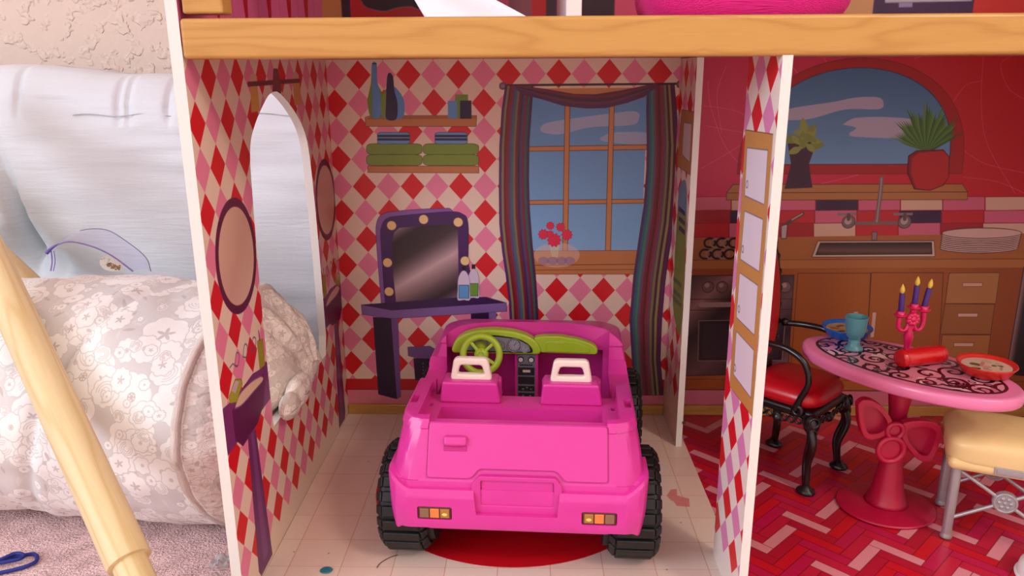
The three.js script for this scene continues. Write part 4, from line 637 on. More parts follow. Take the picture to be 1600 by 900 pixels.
function plate(name, label, mat, q, r, food, turn) {
  const p = PT(q, TY), t = thing(name, label, 'plate', [p.x, TY + 0.0006, p.z], turn);
  part('dish', lathe([[0, 0], [r * 0.62, 0], [r * 0.78, 0.0022], [r * 0.93, 0.0085], [r, 0.0105], [r * 0.985, 0.0116], [r * 0.9, 0.0104], [r * 0.76, 0.0062], [0, 0.005]], 48), mat, t);
  part('food_print', new THREE.CircleGeometry(r * 0.82, 40).rotateX(-Math.PI / 2).translate(0, 0.0086, 0), food, t);
  return t;
}
const foodTex = (cols, k) => std(0xffffff, 0.5, { map: canvasTex(256, 256, (c) => { c.fillStyle = cols[0]; c.fillRect(0, 0, 256, 256); for (let i = 0; i < k; i++) { c.fillStyle = cols[1 + i % (cols.length - 1)]; c.beginPath(); c.ellipse(rr(30, 226), rr(60, 200), rr(8, 46), rr(6, 26), rr(0, 3), 0, 7); c.fill(); } }) });
plate('doll_plate', 'small blue doll plate with brown printed food behind the goblet', phys(0x0a5cae, 0.35, { clearcoat: 0.3 }), [1322, 527], 0.0245, foodTex(['#b08c5c', '#8a5a24', '#a8742c', '#6a3a18', '#c8b088'], 16), 0.4);
plate('doll_plate', 'small red doll plate with pink and green printed food at the table end', phys(0xd0261c, 0.35, { clearcoat: 0.3 }), [1539, 586], 0.0245, foodTex(['#cfae98', '#c88a74', '#cf9a80', '#5c5a2c', '#b87a68', '#d8a48c'], 18), 1.1);
{ const p = PT([1333, 547], TY), t = thing('doll_goblet', 'translucent teal plastic doll goblet in front of the blue plate', 'goblet', [p.x, TY + 0.0005, p.z]);
  const m = phys(0x7cc4cc, 0.35, { transmission: 0.6, thickness: 0, ior: 1.45 });
  part('bowl', lathe([[0.0036, 0.011], [0.0075, 0.014], [0.0092, 0.02], [0.0106, 0.034], [0.0098, 0.0342], [0.0084, 0.021], [0.0065, 0.0155], [0, 0.0135]], 36), m, t); part('stem', lathe([[0, 0.0008], [0.0088, 0], [0.0088, 0.0022], [0.0062, 0.004], [0.0052, 0.0075], [0.0056, 0.0105], [0, 0.0125]], 30), m, t); }
{ const p = PT([1415, 556], TY), t = thing('candelabrum', 'hot pink three-armed doll candelabrum with purple candles', 'candelabrum', [p.x, TY + 0.0005, p.z], 0.12);
  const m = phys(0xe0145e, 0.35, { clearcoat: 0.4 });
  part('stem', lathe([[0, 0], [0.009, 0], [0.0088, 0.0016], [0.0045, 0.0035], [0.0026, 0.007], [0.0034, 0.013], [0.0046, 0.02], [0.0028, 0.026], [0.0038, 0.029], [0.003, 0.033], [0, 0.046]], 24), m, t);
  part('rosette', join(...Array.from({ length: 9 }, (_, i) => new THREE.SphereGeometry(0.0028, 12, 8).translate(0.0042 * Math.cos(i * 0.7), 0.0375 + 0.0042 * Math.sin(i * 0.7), 0.0032)), new THREE.SphereGeometry(0.0042, 16, 12).translate(0, 0.0375, 0.002)), m, t);
  const cup = lathe([[0, -0.001], [0.0026, 0], [0.006, 0.0022], [0.006, 0.0032], [0.0036, 0.0036], [0.004, 0.0062], [0.0032, 0.0065], [0, 0.006]], 24);
  [[-0.0108, 0.0385, 0, 0.06], [0.0018, 0.0455, 0, 0], [0.0118, 0.0428, 0, -0.14]].forEach(([x, y, z, lean], i) => {
    part('arm', i === 1 ? taper([[0, 0.036, 0], [0.001, 0.042, 0], [0.0018, 0.0462, 0]], [0.003, 0.0026, 0.003]) : taper([[0.001 * Math.sign(x), 0.034, 0.001], [x * 0.5, 0.026, 0.001], [x * 0.95, 0.027, 0], [x * 1.08, 0.033, 0], [x, y + 0.001, z]], [0.0024, 0.0021, 0.0021, 0.0021, 0.0026]), m, t);
    part('cup', at(cup, x, y, z), m, t);
    const cd = part('candle', at(lathe([[0, 0], [0.0026, 0], [0.0024, 0.018], [0, 0.0185]], 20), x, y + 0.0055, z, 0, 0, lean), phys(0x4a2a80, 0.45), t, 'purple candle');
    part('plastic_flame', at(lathe([[0, 0], [0.0014, 0.0008], [0.0023, 0.0032], [0.0019, 0.0058], [0.0008, 0.0085], [0, 0.0098]], 20), x - 0.0182 * Math.sin(lean), y + 0.0055 + 0.0178 * Math.cos(lean), z, 0, 0, lean), phys(0xf0cc4c, 0.4), cd, 'yellow plastic flame');
  }); }
{ const a = PT([1402, 575], TY), b = PT([1471, 567], TY), m = a.clone().add(b).multiplyScalar(0.5), L = a.distanceTo(b), r = 0.0085;
  const t = thing('red_bolster', 'small shiny red cylinder lying on the scroll tabletop', 'toy cylinder', [m.x, TY + 0.0004, m.z], -Math.atan2(b.z - a.z, b.x - a.x));
  const g = lathe([[0, -L / 2], [r * 0.8, -L / 2 + 0.0004], [r * 0.96, -L / 2 + 0.002], [r, -L / 2 + 0.005], [r * 1.02, 0], [r, L / 2 - 0.004], [r * 0.93, L / 2 - 0.001], [r * 0.7, L / 2], [r * 0.6, L / 2 - 0.001], [0, L / 2 - 0.0012]], 40); const ps = g.attributes.position;
  part('roll', g.rotateZ(-Math.PI / 2).translate(0, r * 1.02, 0), phys(0xd01016, 0.28, { clearcoat: 0.5, clearcoatRoughness: 0.2, bumpMap: repeatPer(dataTex(128, (x, y) => 0.5 + 0.4 * ns(x * 9, y * 9, 2)), 0.5), bumpScale: 0.0006 }), t);
  for (const s of [-1, 1]) part('end_band', new THREE.TorusGeometry(r * 0.97, 0.0008, 8, 36).rotateY(Math.PI / 2).translate(s * (L / 2 - 0.0055), r * 1.02, 0), phys(0xc00e14, 0.3, { clearcoat: 0.4 }), t); }
{ // black ornate armchair, front towards the table
  const t = thing('doll_armchair', 'black ornate doll armchair with red seat and back beside the divider', 'armchair', [0.509, 0, -0.239], Math.PI / 4);
  const red = phys(0xc40d1c, 0.34, { clearcoat: 0.3, clearcoatRoughness: 0.3 }), h = 0.037;
  const seat = gridGeo(56, 22, (u, v) => { const w = u * Math.PI * 2, e = 0.55, cx = Math.sign(Math.cos(w)) * Math.abs(Math.cos(w)) ** e, cz = Math.sign(Math.sin(w)) * Math.abs(Math.sin(w)) ** e, f = v * Math.PI, r = Math.abs(Math.sin(f)) ** 0.45; return [0.041 * r * cx, 0.096 + 0.0125 * Math.cos(f) + (Math.cos(f) > 0 ? 0.002 * (1 - r * r) : 0), -0.041 * r * cz]; }, true);
  part('seat', seat, red, t, 'glossy red seat cushion');
  const frame = [rspan(-0.038, 0.038, 0.077, 0.087, -0.038, 0.038, 0.004)];
  for (const s of [0, 1, 2, 3]) { const a = s * Math.PI / 2; for (let i = -4; i <= 4; i++) { const p = at(new THREE.TorusGeometry(0.0032, 0.0012, 8, 16), i * 0.0078, 0.0765 - 0.0035 * (1 - Math.abs(i) / 4), 0.0385); frame.push(at(p, 0, 0, 0, 0, a, 0)); } frame.push(at(at(lathe([[0, -0.006], [0.004, -0.003], [0.0055, 0.001], [0.002, 0.005], [0, 0.006]], 16), 0, 0.0715, 0.037), 0, 0, 0, 0, a, 0)); }
  part('seat_frame', join(frame), black, t);
  for (const [sx, sz] of [[-1, 1], [1, 1], [-1, -1], [1, -1]]) {
    const X = sx * h, Z = sz * h, front = sz > 0;
    const foot = lathe([[0, 0.0003], [0.0078, 0.0003], [0.0086, 0.0022], [0.0074, 0.0045], [0.0045, 0.0065], [0.0028, 0.0095], [0, 0.01]], 24).scale(1, 1, 1.15);
    const knee = join(new THREE.SphereGeometry(0.0088, 20, 14).scale(0.9, 1.25, 0.9).translate(X * 0.97, 0.0745, Z * 0.97), new THREE.TorusGeometry(0.0048, 0.0014, 8, 20).rotateY(sx * 0.8).translate(X * 1.1, 0.079, Z * 1.1), new THREE.TorusGeometry(0.003, 0.0012, 8, 18).rotateY(sx * 0.8).translate(X * 1.1, 0.068, Z * 1.1));
    const st = (d) => taper([[X * 1.0 + d * 0.2, 0.071, Z + d * 0.2], [X * 1.06 + d, 0.055, Z * 1.06 - d], [X * 0.93 + d * 1.2, 0.032, Z * 0.93 - d * 1.2], [X * 0.98 + d * 0.4, 0.008, Z * 0.98 - d * 0.4]], [0.0055, 0.0036, 0.0026, 0.0032], 28, 10);
    part('leg', join(knee, st(0.003), st(-0.003), foot.translate(X * 1.02, 0, Z * 1.02)), black, t);
  }
  for (const s of [-1, 1]) part('arm', join(taper([[s * 0.036, 0.148, -0.036], [s * 0.0415, 0.149, -0.015], [s * 0.0425, 0.148, 0.008], [s * 0.0425, 0.139, 0.025], [s * 0.0415, 0.12, 0.031], [s * 0.041, 0.1, 0.024], [s * 0.041, 0.087, 0.019]], [0.0032, 0.0034, 0.0034, 0.0034, 0.0032, 0.0032, 0.0034], 48), new THREE.TorusGeometry(0.0045, 0.0022, 10, 22).rotateY(Math.PI / 2).translate(s * 0.041, 0.087, 0.022), new THREE.SphereGeometry(0.0048, 14, 10).translate(s * 0.036, 0.149, -0.0365)), black, t);
  const oval = (rx, ry, n = 60) => Array.from({ length: n }, (_, i) => { const w = i / n * Math.PI * 2; return [rx * Math.cos(w), ry * Math.sin(w)]; });
  const lean = -0.1, place = (g) => at(g, 0, 0.1, -0.039, lean, 0, 0);
  part('backrest', place(gridGeo(60, 14, (u, v) => { const w = u * Math.PI * 2, f = v * Math.PI, r = Math.abs(Math.sin(f)) ** 0.6; return [0.0315 * r * Math.cos(w), 0.086 + 0.072 * r * Math.sin(w), 0.0105 * Math.cos(f)]; }, true)), red, t, 'glossy red oval back cushion');
  const fr = shapeOf(oval(0.0375, 0.0795)); fr.holes.push(new THREE.Path(oval(0.03, 0.0705).map((p) => new THREE.Vector2(...p))));
  const deco = []; for (let i = 0; i < 26; i++) { const w = i / 26 * Math.PI * 2; deco.push(new THREE.TorusGeometry(0.0028, 0.0012, 6, 14).translate(0.0355 * Math.cos(w), 0.086 + 0.0775 * Math.sin(w), 0.002)); if (i % 4 === 0) deco.push(new THREE.SphereGeometry(0.0042, 12, 8).translate(0.038 * Math.cos(w), 0.086 + 0.08 * Math.sin(w), -0.001)); }
  part('back_frame', place(join(extrude(fr, 0.005, 0.0018, 3).translate(0, 0.086, -0.004), rspan(-0.02, -0.013, -0.024, 0.02, -0.005, 0.001, 0.002), rspan(0.013, 0.02, -0.024, 0.02, -0.005, 0.001, 0.002), ...deco)), black, t);
}
{ // tan stool with silver legs
  const A0 = [0.6105, -0.108], th = -0.4, t = thing('doll_stool', 'tan plastic doll stool with silver legs and crossed braces', 'stool', [A0[0], 0, A0[1]], th);
  const W = 0.089, Dp = 0.068, tan = phys(0xe6c488, 0.4, { clearcoat: 0.15 }), silver = std(0xa9a2a4, 0.38, { metalness: 0.45 });
  const se = (x) => Math.sign(x) * Math.abs(x) ** 0.32;
  part('cushion', gridGeo(72, 30, (u, v) => { const w = u * Math.PI * 2, f = v * Math.PI, r = Math.abs(Math.sin(f)) ** 0.3, x = se(Math.cos(w)) * r, z = se(Math.sin(w)) * r, top = Math.cos(f) > 0; return [W / 2 - 0.004 + x * (W / 2 + 0.006), 0.0885 + Math.sign(Math.cos(f)) * Math.abs(Math.cos(f)) ** 0.5 * 0.0135 + (top ? 0.0045 * (1 - x * x * 0.9) * (1 - z * z * 0.7) * Math.abs(Math.cos(2.4 * x)) ** 0.4 * (1 - r ** 8) : 0), -Dp / 2 - z * (Dp / 2 + 0.007) + 0.002]; }, true), tan, t);
  part('cushion_base', rspan(-0.0085, W + 0.001, 0.0715, 0.0835, -Dp - 0.003, 0.0088, 0.006), tan, t);
  for (const [x, z] of [[0, 0], [W - 0.008, 0], [0, -Dp + 0.006], [W - 0.008, -Dp + 0.006]]) part('leg', join(lathe([[0, 0.0002], [0.0046, 0.0002], [0.0052, 0.002], [0.0046, 0.0045], [0.0041, 0.006], [0.0046, 0.074], [0, 0.075]], 24).translate(x, 0, z)), silver, t);
  const cx = (W - 0.008) / 2, cy = 0.046, br = (x0, y0, x1, y1, z) => taper([[x0, y0, z], [(x0 + x1) / 2, (y0 + y1) / 2, z], [x1, y1, z]], [0.0018, 0.0018, 0.0018], 4, 8);
  for (const z of [0.0005, -Dp + 0.006]) { part('brace', join(br(0.002, 0.022, W - 0.01, 0.07, z), br(0.002, 0.07, W - 0.01, 0.022, z)), silver, t); part('emblem', join(new THREE.CylinderGeometry(0.0098, 0.0102, 0.004, 32).rotateX(Math.PI / 2).translate(cx, cy, z), new THREE.TorusGeometry(0.0085, 0.0009, 8, 32).translate(cx, cy, z + 0.002), ...Array.from({ length: 7 }, (_, i) => new THREE.SphereGeometry(0.0018, 10, 8).scale(1, 1, 0.6).translate(cx + (i ? 0.0045 * Math.cos(i * 1.047) : 0), cy + (i ? 0.0045 * Math.sin(i * 1.047) : 0), z + 0.0022))), silver, t); }
  part('name_plate', join(rbox(0.0255, 0.0068, 0.0016, 0.0006, cx - 0.001, 0.0785, 0.009), rbox(0.0215, 0.0034, 0.0012, 0.0004, cx - 0.001, 0.0785, 0.0098)), silver, t, 'blank silver name plate');
}
{ const t = thing('white_cap', 'white plastic dome on the herringbone floor at the lower right', 'plastic cap', [0.667, 0, -0.044]);
  part('dome', lathe([[0, 0], [0.026, 0], [0.027, 0.004], [0.0255, 0.012], [0.021, 0.019], [0.012, 0.0235], [0, 0.0245]], 40), phys(0xf1ece6, 0.35, { clearcoat: 0.2 }), t); part('rim', new THREE.TorusGeometry(0.027, 0.0014, 10, 48).rotateX(Math.PI / 2).translate(0, 0.0022, 0), phys(0xf1ece6, 0.35), t); }
// ---------- bedding, poles and small things left of the dollhouse ----------
const FL = ROOM.y0;
const weave = repeatPer(dataTex(256, (x, y) => 0.5 + 0.25 * Math.sin(x * 256 * Math.PI) + 0.25 * Math.sin(y * 256 * Math.PI) + 0.2 * ns(x * 20, y * 20, 1)), 0.05);
const floral = canvasTex(1400, 1400, (c, w, h) => {
  c.fillStyle = '#dcd7d4'; c.fillRect(0, 0, w, h);
  const wrap = (x, y, r, f) => { for (const dx of [-w, 0, w]) for (const dy of [-h, 0, h]) if (x + dx > -r && x + dx < w + r && y + dy > -r && y + dy < h + r) { c.save(); c.translate(x + dx, y + dy); f(); c.restore(); } };
  const flower = (x, y, r) => { const n = 6 + (rnd() * 5 | 0), kind = rnd(), rot = rnd() * 6, sq = rr(0.75, 1); wrap(x, y, r * 1.4, () => {
    c.rotate(rot); c.scale(1, sq); c.fillStyle = '#f8f4f0'; c.strokeStyle = '#dad3cf'; c.lineWidth = 4;
    c.beginPath(); for (let i = 0; i <= 80; i++) { const a = i / 80 * 6.283, q = r * (0.9 + 0.13 * Math.abs(Math.cos(a * n / 2))); c.lineTo(q * Math.cos(a), q * Math.sin(a)); } c.closePath(); c.fill(); c.stroke();
    if (kind < 0.35) { c.fillStyle = '#d2c8c3'; for (let i = 0; i < 5; i++) { c.save(); c.rotate(i * 1.2566); c.beginPath(); c.ellipse(r * 0.2, 0, r * 0.2, r * 0.08, 0, 0, 7); c.fill(); c.restore(); } }
    else if (kind < 0.7) { c.strokeStyle = '#ddd5d0'; for (const k of [0.3, 0.5, 0.68]) { c.beginPath(); c.arc(0, 0, r * k, 0, 5.2); c.stroke(); } }
    else { c.fillStyle = '#cec3be'; c.beginPath(); c.arc(0, 0, r * 0.2, 0, 7); c.fill(); c.fillStyle = '#f1ebe6'; for (let i = 0; i < 6; i++) { c.beginPath(); c.arc(r * 0.12 * Math.cos(i), r * 0.12 * Math.sin(i), r * 0.04, 0, 7); c.fill(); } }
  }); };
  for (let i = 0; i < 700; i++) { const x = rnd() * w, y = rnd() * h, s = rr(14, 30), a = rnd() * 6; wrap(x, y, 40, () => { c.rotate(a); c.fillStyle = i % 3 ? '#e6dfda' : '#cbc0bb'; c.beginPath(); c.moveTo(-s, 0); c.quadraticCurveTo(0, -s * 0.55, s, 0); c.quadraticCurveTo(0, s * 0.55, -s, 0); c.fill(); }); }
  for (let i = 0; i < 44; i++) flower(rnd() * w, rnd() * h, rr(80, 120));
  for (let i = 0; i < 190; i++) flower(rnd() * w, rnd() * h, rr(34, 66));
  for (let i = 0; i < 150; i++) flower(rnd() * w, rnd() * h, rr(15, 27));
});
repeatPer(floral, 0.34);
const floralMat = phys(0xffffff, 0.75, { map: floral, bumpMap: weave, bumpScale: 0.0003, sheen: 0.25, sheenRoughness: 0.5 });
const ROLL = { r: 0.1225, x0: -0.75, xe: -0.040, y: FL + 0.1225 };
const rollZ = (x) => -0.222 + 0.016 * sstep(-0.2, -0.02, x) - 0.02 * sstep(-0.2, -0.7, x);
// nothing of the bolster may pass the panel except through the arch
const archLimit = (x, y, z) => { const m = sstep(0.110, 0.124, y) * sstep(-0.287, -0.262, z) * (1 - sstep(-0.127, -0.1035, z)); return Math.min(x, -0.0105 + 0.030 * m); };
function rollPoint(x, th, rs = 1, dome = 0) {
  const tilt = 0.033 * sstep(-0.34, -0.05, x), n = 0.004 * ns(x * 14 + Math.sin(th) * 2, Math.cos(th) * 3, Math.sin(th) * 3) + 0.0022 * ns(x * 40, th * 5, 2);
  const fold = -0.006 * Math.exp(-Math.pow((x + 0.178 - 0.05 * (th - 0.6)) / 0.007, 2)) * sstep(-1.2, 0, th) * (1 - sstep(1.3, 1.9, th)) - 0.005 * Math.exp(-Math.pow((x + 0.30 + 0.03 * th) / 0.01, 2)) + 0.004 * sstep(-0.178 + 0.05 * (th - 0.6), -0.16 + 0.05 * (th - 0.6), x);
  const waist = 1 - 0.05 * sstep(-0.2, -0.45, x), r = (ROLL.r * waist + n + fold) * rs;
  const e = sstep(-0.17, -0.045, x), sn = Math.sin(th), cs = Math.cos(th), bk = cs < 0 ? 1 - 0.42 * e * sstep(0, -0.5, cs) : 1;
  let y = ROLL.y + r * sn * (sn > 0 ? 1 - 0.11 * e : 1) - 0.012 * (1 - waist) * 8, z = rollZ(x) + r * cs * bk * (1 + 0.04 * sn), xx = x - tilt * cs * bk * rs + dome;
  y = Math.max(y, FL + 0.0015 + 0.004 * Math.abs(Math.cos(th)) ** 2 * 0); return [archLimit(xx, y, z), y, z];
}
{
  const t = thing('rolled_comforter', 'thick rolled comforter with white flowers on grey, poking through the arch', 'comforter');
  const NX = 190, NT = 150;
  part('roll', gridGeo(NT, NX, (u, v) => { const th = -Math.PI / 2 + u * Math.PI * 2, x = lerp(ROLL.x0, ROLL.xe, v); return [...rollPoint(x, th), x, th * ROLL.r]; }, true), floralMat, t);
  const crumple = repeatPer(dataTex(256, (x, y) => 1 - Math.abs(fbm(x * 7, y * 7, 4, 4))), 0.12), capMat = phys(0xf2e6df, 0.7, { map: floral, bumpMap: crumple, bumpScale: 0.0012, sheen: 0.3, sheenRoughness: 0.5 });
  part('gathered_end', gridGeo(220, 90, (u, v) => {
    const th = -Math.PI / 2 + u * Math.PI * 2, rho = 1 - v * 0.999, k = 1 - rho;
    const pl = (Math.sin(th * 15 + 1.6 * Math.sin(th * 4) + 2.5 * k) * 0.0034 + Math.sin(th * 31 + 3 * Math.sin(th * 3)) * 0.0012) * Math.min(1, k * 5) * (0.25 + 0.75 * rho) + 0.006 * fbm(Math.cos(th) * rho * 2.2, Math.sin(th) * rho * 2.2, 3, 2) * Math.min(1, k * 4);
    const dome = (0.052 + 0.014 * Math.max(0, Math.cos(th))) * Math.pow(1 - rho * rho, 0.95 - 0.5 * sstep(-0.1, 0.5, Math.cos(th))) + pl;
    const p = rollPoint(ROLL.xe, th, 0.35 + 0.65 * rho, dome); p[1] += 0.02 * k - (rho < 0.7 ? 0 : 0); const q = rollPoint(ROLL.xe, th, rho, dome); 
    const y = q[1] + 0.018 * k * Math.sin(th), z = q[2]; return [archLimit(q[0], y, z), y, z, 0.3 + Math.cos(th) * (0.205 - Math.max(0, dome) - k * 0.12), Math.sin(th) * (0.205 - Math.max(0, dome) - k * 0.12)];
  }, true), capMat, t, 'puckered end of the comforter');
  const ringPts = Array.from({ length: 72 }, (_, i) => { const th = i / 72 * Math.PI * 2, p = rollPoint(ROLL.xe - 0.002, th, 1.014); return [archLimit(p[0], p[1], p[2]) - 0.003, Math.max(p[1], FL + 0.004), p[2]]; });
  part('piping', tube(ringPts, 0.0042, 220, 10, true), phys(0xf0e6e0, 0.75, { map: floral, sheen: 0.2 }), t, 'piped seam round the end');
  // gathered cloth that spills over the sill into the room
  part('gathered_tail', gridGeo(56, 90, (u, v) => { const z = lerp(-0.1055, -0.245, v), e = Math.sin(v * Math.PI) ** 0.4 * (1 - 0.6 * v), w = u * Math.PI * 2, fr = 1.7 * Math.abs(Math.sin(v * 10.5 + 0.9 * Math.sin(v * 5) + 0.35 * Math.sin(w))) ** 0.6 - 1.2 + 0.6 * ns(v * 9, w * 0.7, 5); return [Math.max(0.009 - 0.004 * v + (0.0125 + 0.0022 * fr) * e * Math.cos(w), 0.0006), 0.1245 - 0.004 * (1 - v) + (0.0185 + 0.0034 * fr) * e * Math.sin(w), z, z, w * 0.02]; }, true), capMat, t, 'crumpled tail of cloth over the sill');
}
// --- big pale cushion behind, with a tufted button and creases
const satin = phys(0xe3e8eb, 0.5, { sheen: 0.4, sheenRoughness: 0.4, bumpMap: repeatPer(dataTex(512, (x, y) => { const t = (f, g, s) => lerp(lerp(ns(x * f, y * g, s), ns((x - 1) * f, y * g, s), x), lerp(ns(x * f, (y - 1) * g, s), ns((x - 1) * f, (y - 1) * g, s), x), y); return 0.5 + 0.3 * t(4, 40, 1) + 0.22 * t(9, 90, 3) + 0.1 * t(60, 140, 7); }), 0.22), bumpScale: 0.0009 });
{
  const t = thing('satin_cushion', 'large pale blue satin cushion leaning on the plaster wall behind the comforter', 'cushion');
  const X0 = -1.0, X1 = 0.3, Y0 = FL, Y1 = 0.4285, ZB = -0.605, tx = -0.412, ty = 0.194;
  const se = (a, p) => Math.sign(a) * Math.abs(a) ** p;
  const g = gridGeo(420, 200, (u, v) => {
    // wraps bottom-front-top-back: v runs round the section, u along x
    const w = -Math.PI / 2 + v * Math.PI * 2, cx = Math.cos(w), sy = Math.sin(w);
    const x = lerp(X0, X1, u), edge = Math.min(1, Math.min(u, 1 - u) / 0.06), e = Math.sqrt(Math.max(0, 1 - (1 - edge) ** 2)) * 0.96 + 0.04;
    let y = (Y0 + Y1) / 2 + se(sy, 0.62) * (Y1 - Y0) / 2, z = lerp(ZB, -0.425, 0.5) + se(cx, 0.5) * 0.09 * e;
    if (cx > 0) {
      const dx = x - tx, dy = y - ty, d = Math.hypot(dx, dy);
      let dip = 0.03 * Math.exp(-d * d / 0.0009);
      dip += 0.036 * Math.exp(-Math.pow((dx + dy * 0.13) / (0.008 + 0.03 * Math.max(0, dy)), 2)) * sstep(0.17, 0.0, dy) * sstep(-0.02, 0.01, dy);
      dip += 0.04 * Math.exp(-Math.pow((dy - 0.010 * Math.sin(dx * 20)) / 0.007, 2)) * sstep(0.01, -0.03, dx);
      dip += 0.012 * Math.exp(-Math.pow((dy + Math.abs(dx) * 0.55) / 0.006, 2)) * sstep(0.13, 0.0, Math.abs(dx)) * sstep(0.01, -0.01, dy);
      dip += 0.012 * sstep(0.0, -0.006, dy) * sstep(0.3, 0.0, dx);
      z -= dip * cx ** 0.3;
      z += 0.006 * fbm(x * 5, y * 9, 2, 3) + 0.0022 * ns(x * 8, y * 55, 4) + 0.0012 * ns(x * 14, y * 120, 6);
      for (const [px, yy, L, a] of [[-0.30, 0.232, 0.16, 0.003], [-0.25, 0.185, 0.2, 0.003], [-0.22, 0.265, 0.2, 0.0022], [-0.12, 0.14, 0.1, 0.004], [-0.1, 0.19, 0.1, 0.003], [-0.13, 0.1, 0.12, 0.004]]) z += a * Math.exp(-Math.pow((y - yy - 0.008 * Math.sin((x - px) * 17)) / 0.0028, 2)) * Math.exp(-Math.pow((x - px) / L, 2));
      for (const px of [-0.275, -0.262, -0.212, -0.40]) z -= 0.006 * Math.exp(-Math.pow((x - px) / 0.004, 2)) * sstep(0.35, 0.39, y);
    }
    y -= (sy > 0 ? 0.012 * sy * Math.max(0, fbm(x * 6, 1.2, 3, 3) + 0.2) + 0.007 * sy * sstep(-0.42, -0.3, x) : 0);
    return [x, Math.max(y, FL + 0.001), Math.max(z, ZB - 0.004), x, y + (cx < 0 ? 1 : 0)];
  });
  part('cover', g, satin, t);
  part('tuft_button', new THREE.SphereGeometry(0.0045, 18, 12).scale(1, 1, 0.5).translate(tx, ty, -0.486), satin, t);
  part('seam', tube(Array.from({ length: 30 }, (_, i) => [lerp(-0.33, 0.0, i / 29), 0.366 + 0.0016 * Math.sin(i), -0.4345 + 0.002 * ns(i * 0.7, 2)]), 0.0006, 60, 6), satin, t);
}
// --- wooden poles
const birch = woodTex(0xe2cb9a, 0xc29a58, 0xf0dfb8); birch.repeat.set(1 / 0.6, 1 / 0.09); birch.wrapS = birch.wrapT = THREE.MirroredRepeatWrapping;
const birchMat = std(0xffffff, 0.5, { map: birch });
function pole(name, label, a, b, prof, nameOf) {
  const d = b.clone().sub(a), L = d.length(), t = thing(name, label, 'pole', [a.x, a.y, a.z]); t.quaternion.setFromUnitVectors(V(0, 1, 0), d.normalize());
  prof(L).forEach(([n, pts]) => { const g = lathe(pts, 48), p = g.attributes.position, uv = []; for (let i = 0; i < p.count; i++) uv.push(p.getY(i), Math.atan2(p.getZ(i), p.getX(i)) * 0.016); g.setAttribute('uv', new THREE.Float32BufferAttribute(uv, 2)); part(n, g, birchMat, t); });
}
{
  const ray = (q, dep) => V((q[0] - 800) / FOCAL, -(q[1] - 450) / FOCAL, -1).multiplyScalar(dep).applyEuler(camera.rotation).add(camera.position);
  const k = 0.905, A1 = ray([203, 880], 0.655 * k), B1 = ray([30, 503], 0.775 * k), d = A1.clone().sub(B1).normalize();
  const foot = A1.clone().addScaledVector(d, (A1.y - FL - 0.008) / -d.y), top = B1.clone().addScaledVector(d, -0.40);
  const stepAt = A1.clone().sub(foot).length() + 0.0005;
  pole('wooden_pole', 'thick turned birch pole leaning across the front of the comforter', foot, top, (L) => [['shaft', [[0, stepAt], [0.0158, stepAt], [0.0163, stepAt + 0.001], [0.0163, L - 0.002], [0.014, L], [0, L]]], ['tenon', [[0, 0], [0.0115, 0], [0.0128, 0.002], [0.0128, stepAt + 0.0005], [0, stepAt + 0.0005]]]]);
  const e0 = onPlane([0, 379], 'z', -0.345), e1 = onPlane([35, 412], 'z', -0.345), dd = e1.clone().sub(e0).normalize(), off = V(-dd.y, dd.x, 0).multiplyScalar(-0.0165 * Math.sign(-dd.y + 1e-9)), s = e0.clone().sub(V(0.0115, 0.0118, 0)).addScaledVector(dd, -0.14), e = e1.clone().sub(V(0.0115, 0.0118, 0)).addScaledVector(dd, 0.045);
  pole('wooden_pole', 'yellower wooden rod lying behind the comforter at the far left', e, s, (L) => [['shaft', [[0, 0], [0.014, 0], [0.0163, 0.002], [0.0163, L - 0.002], [0.014, L], [0, L]]]]);
}
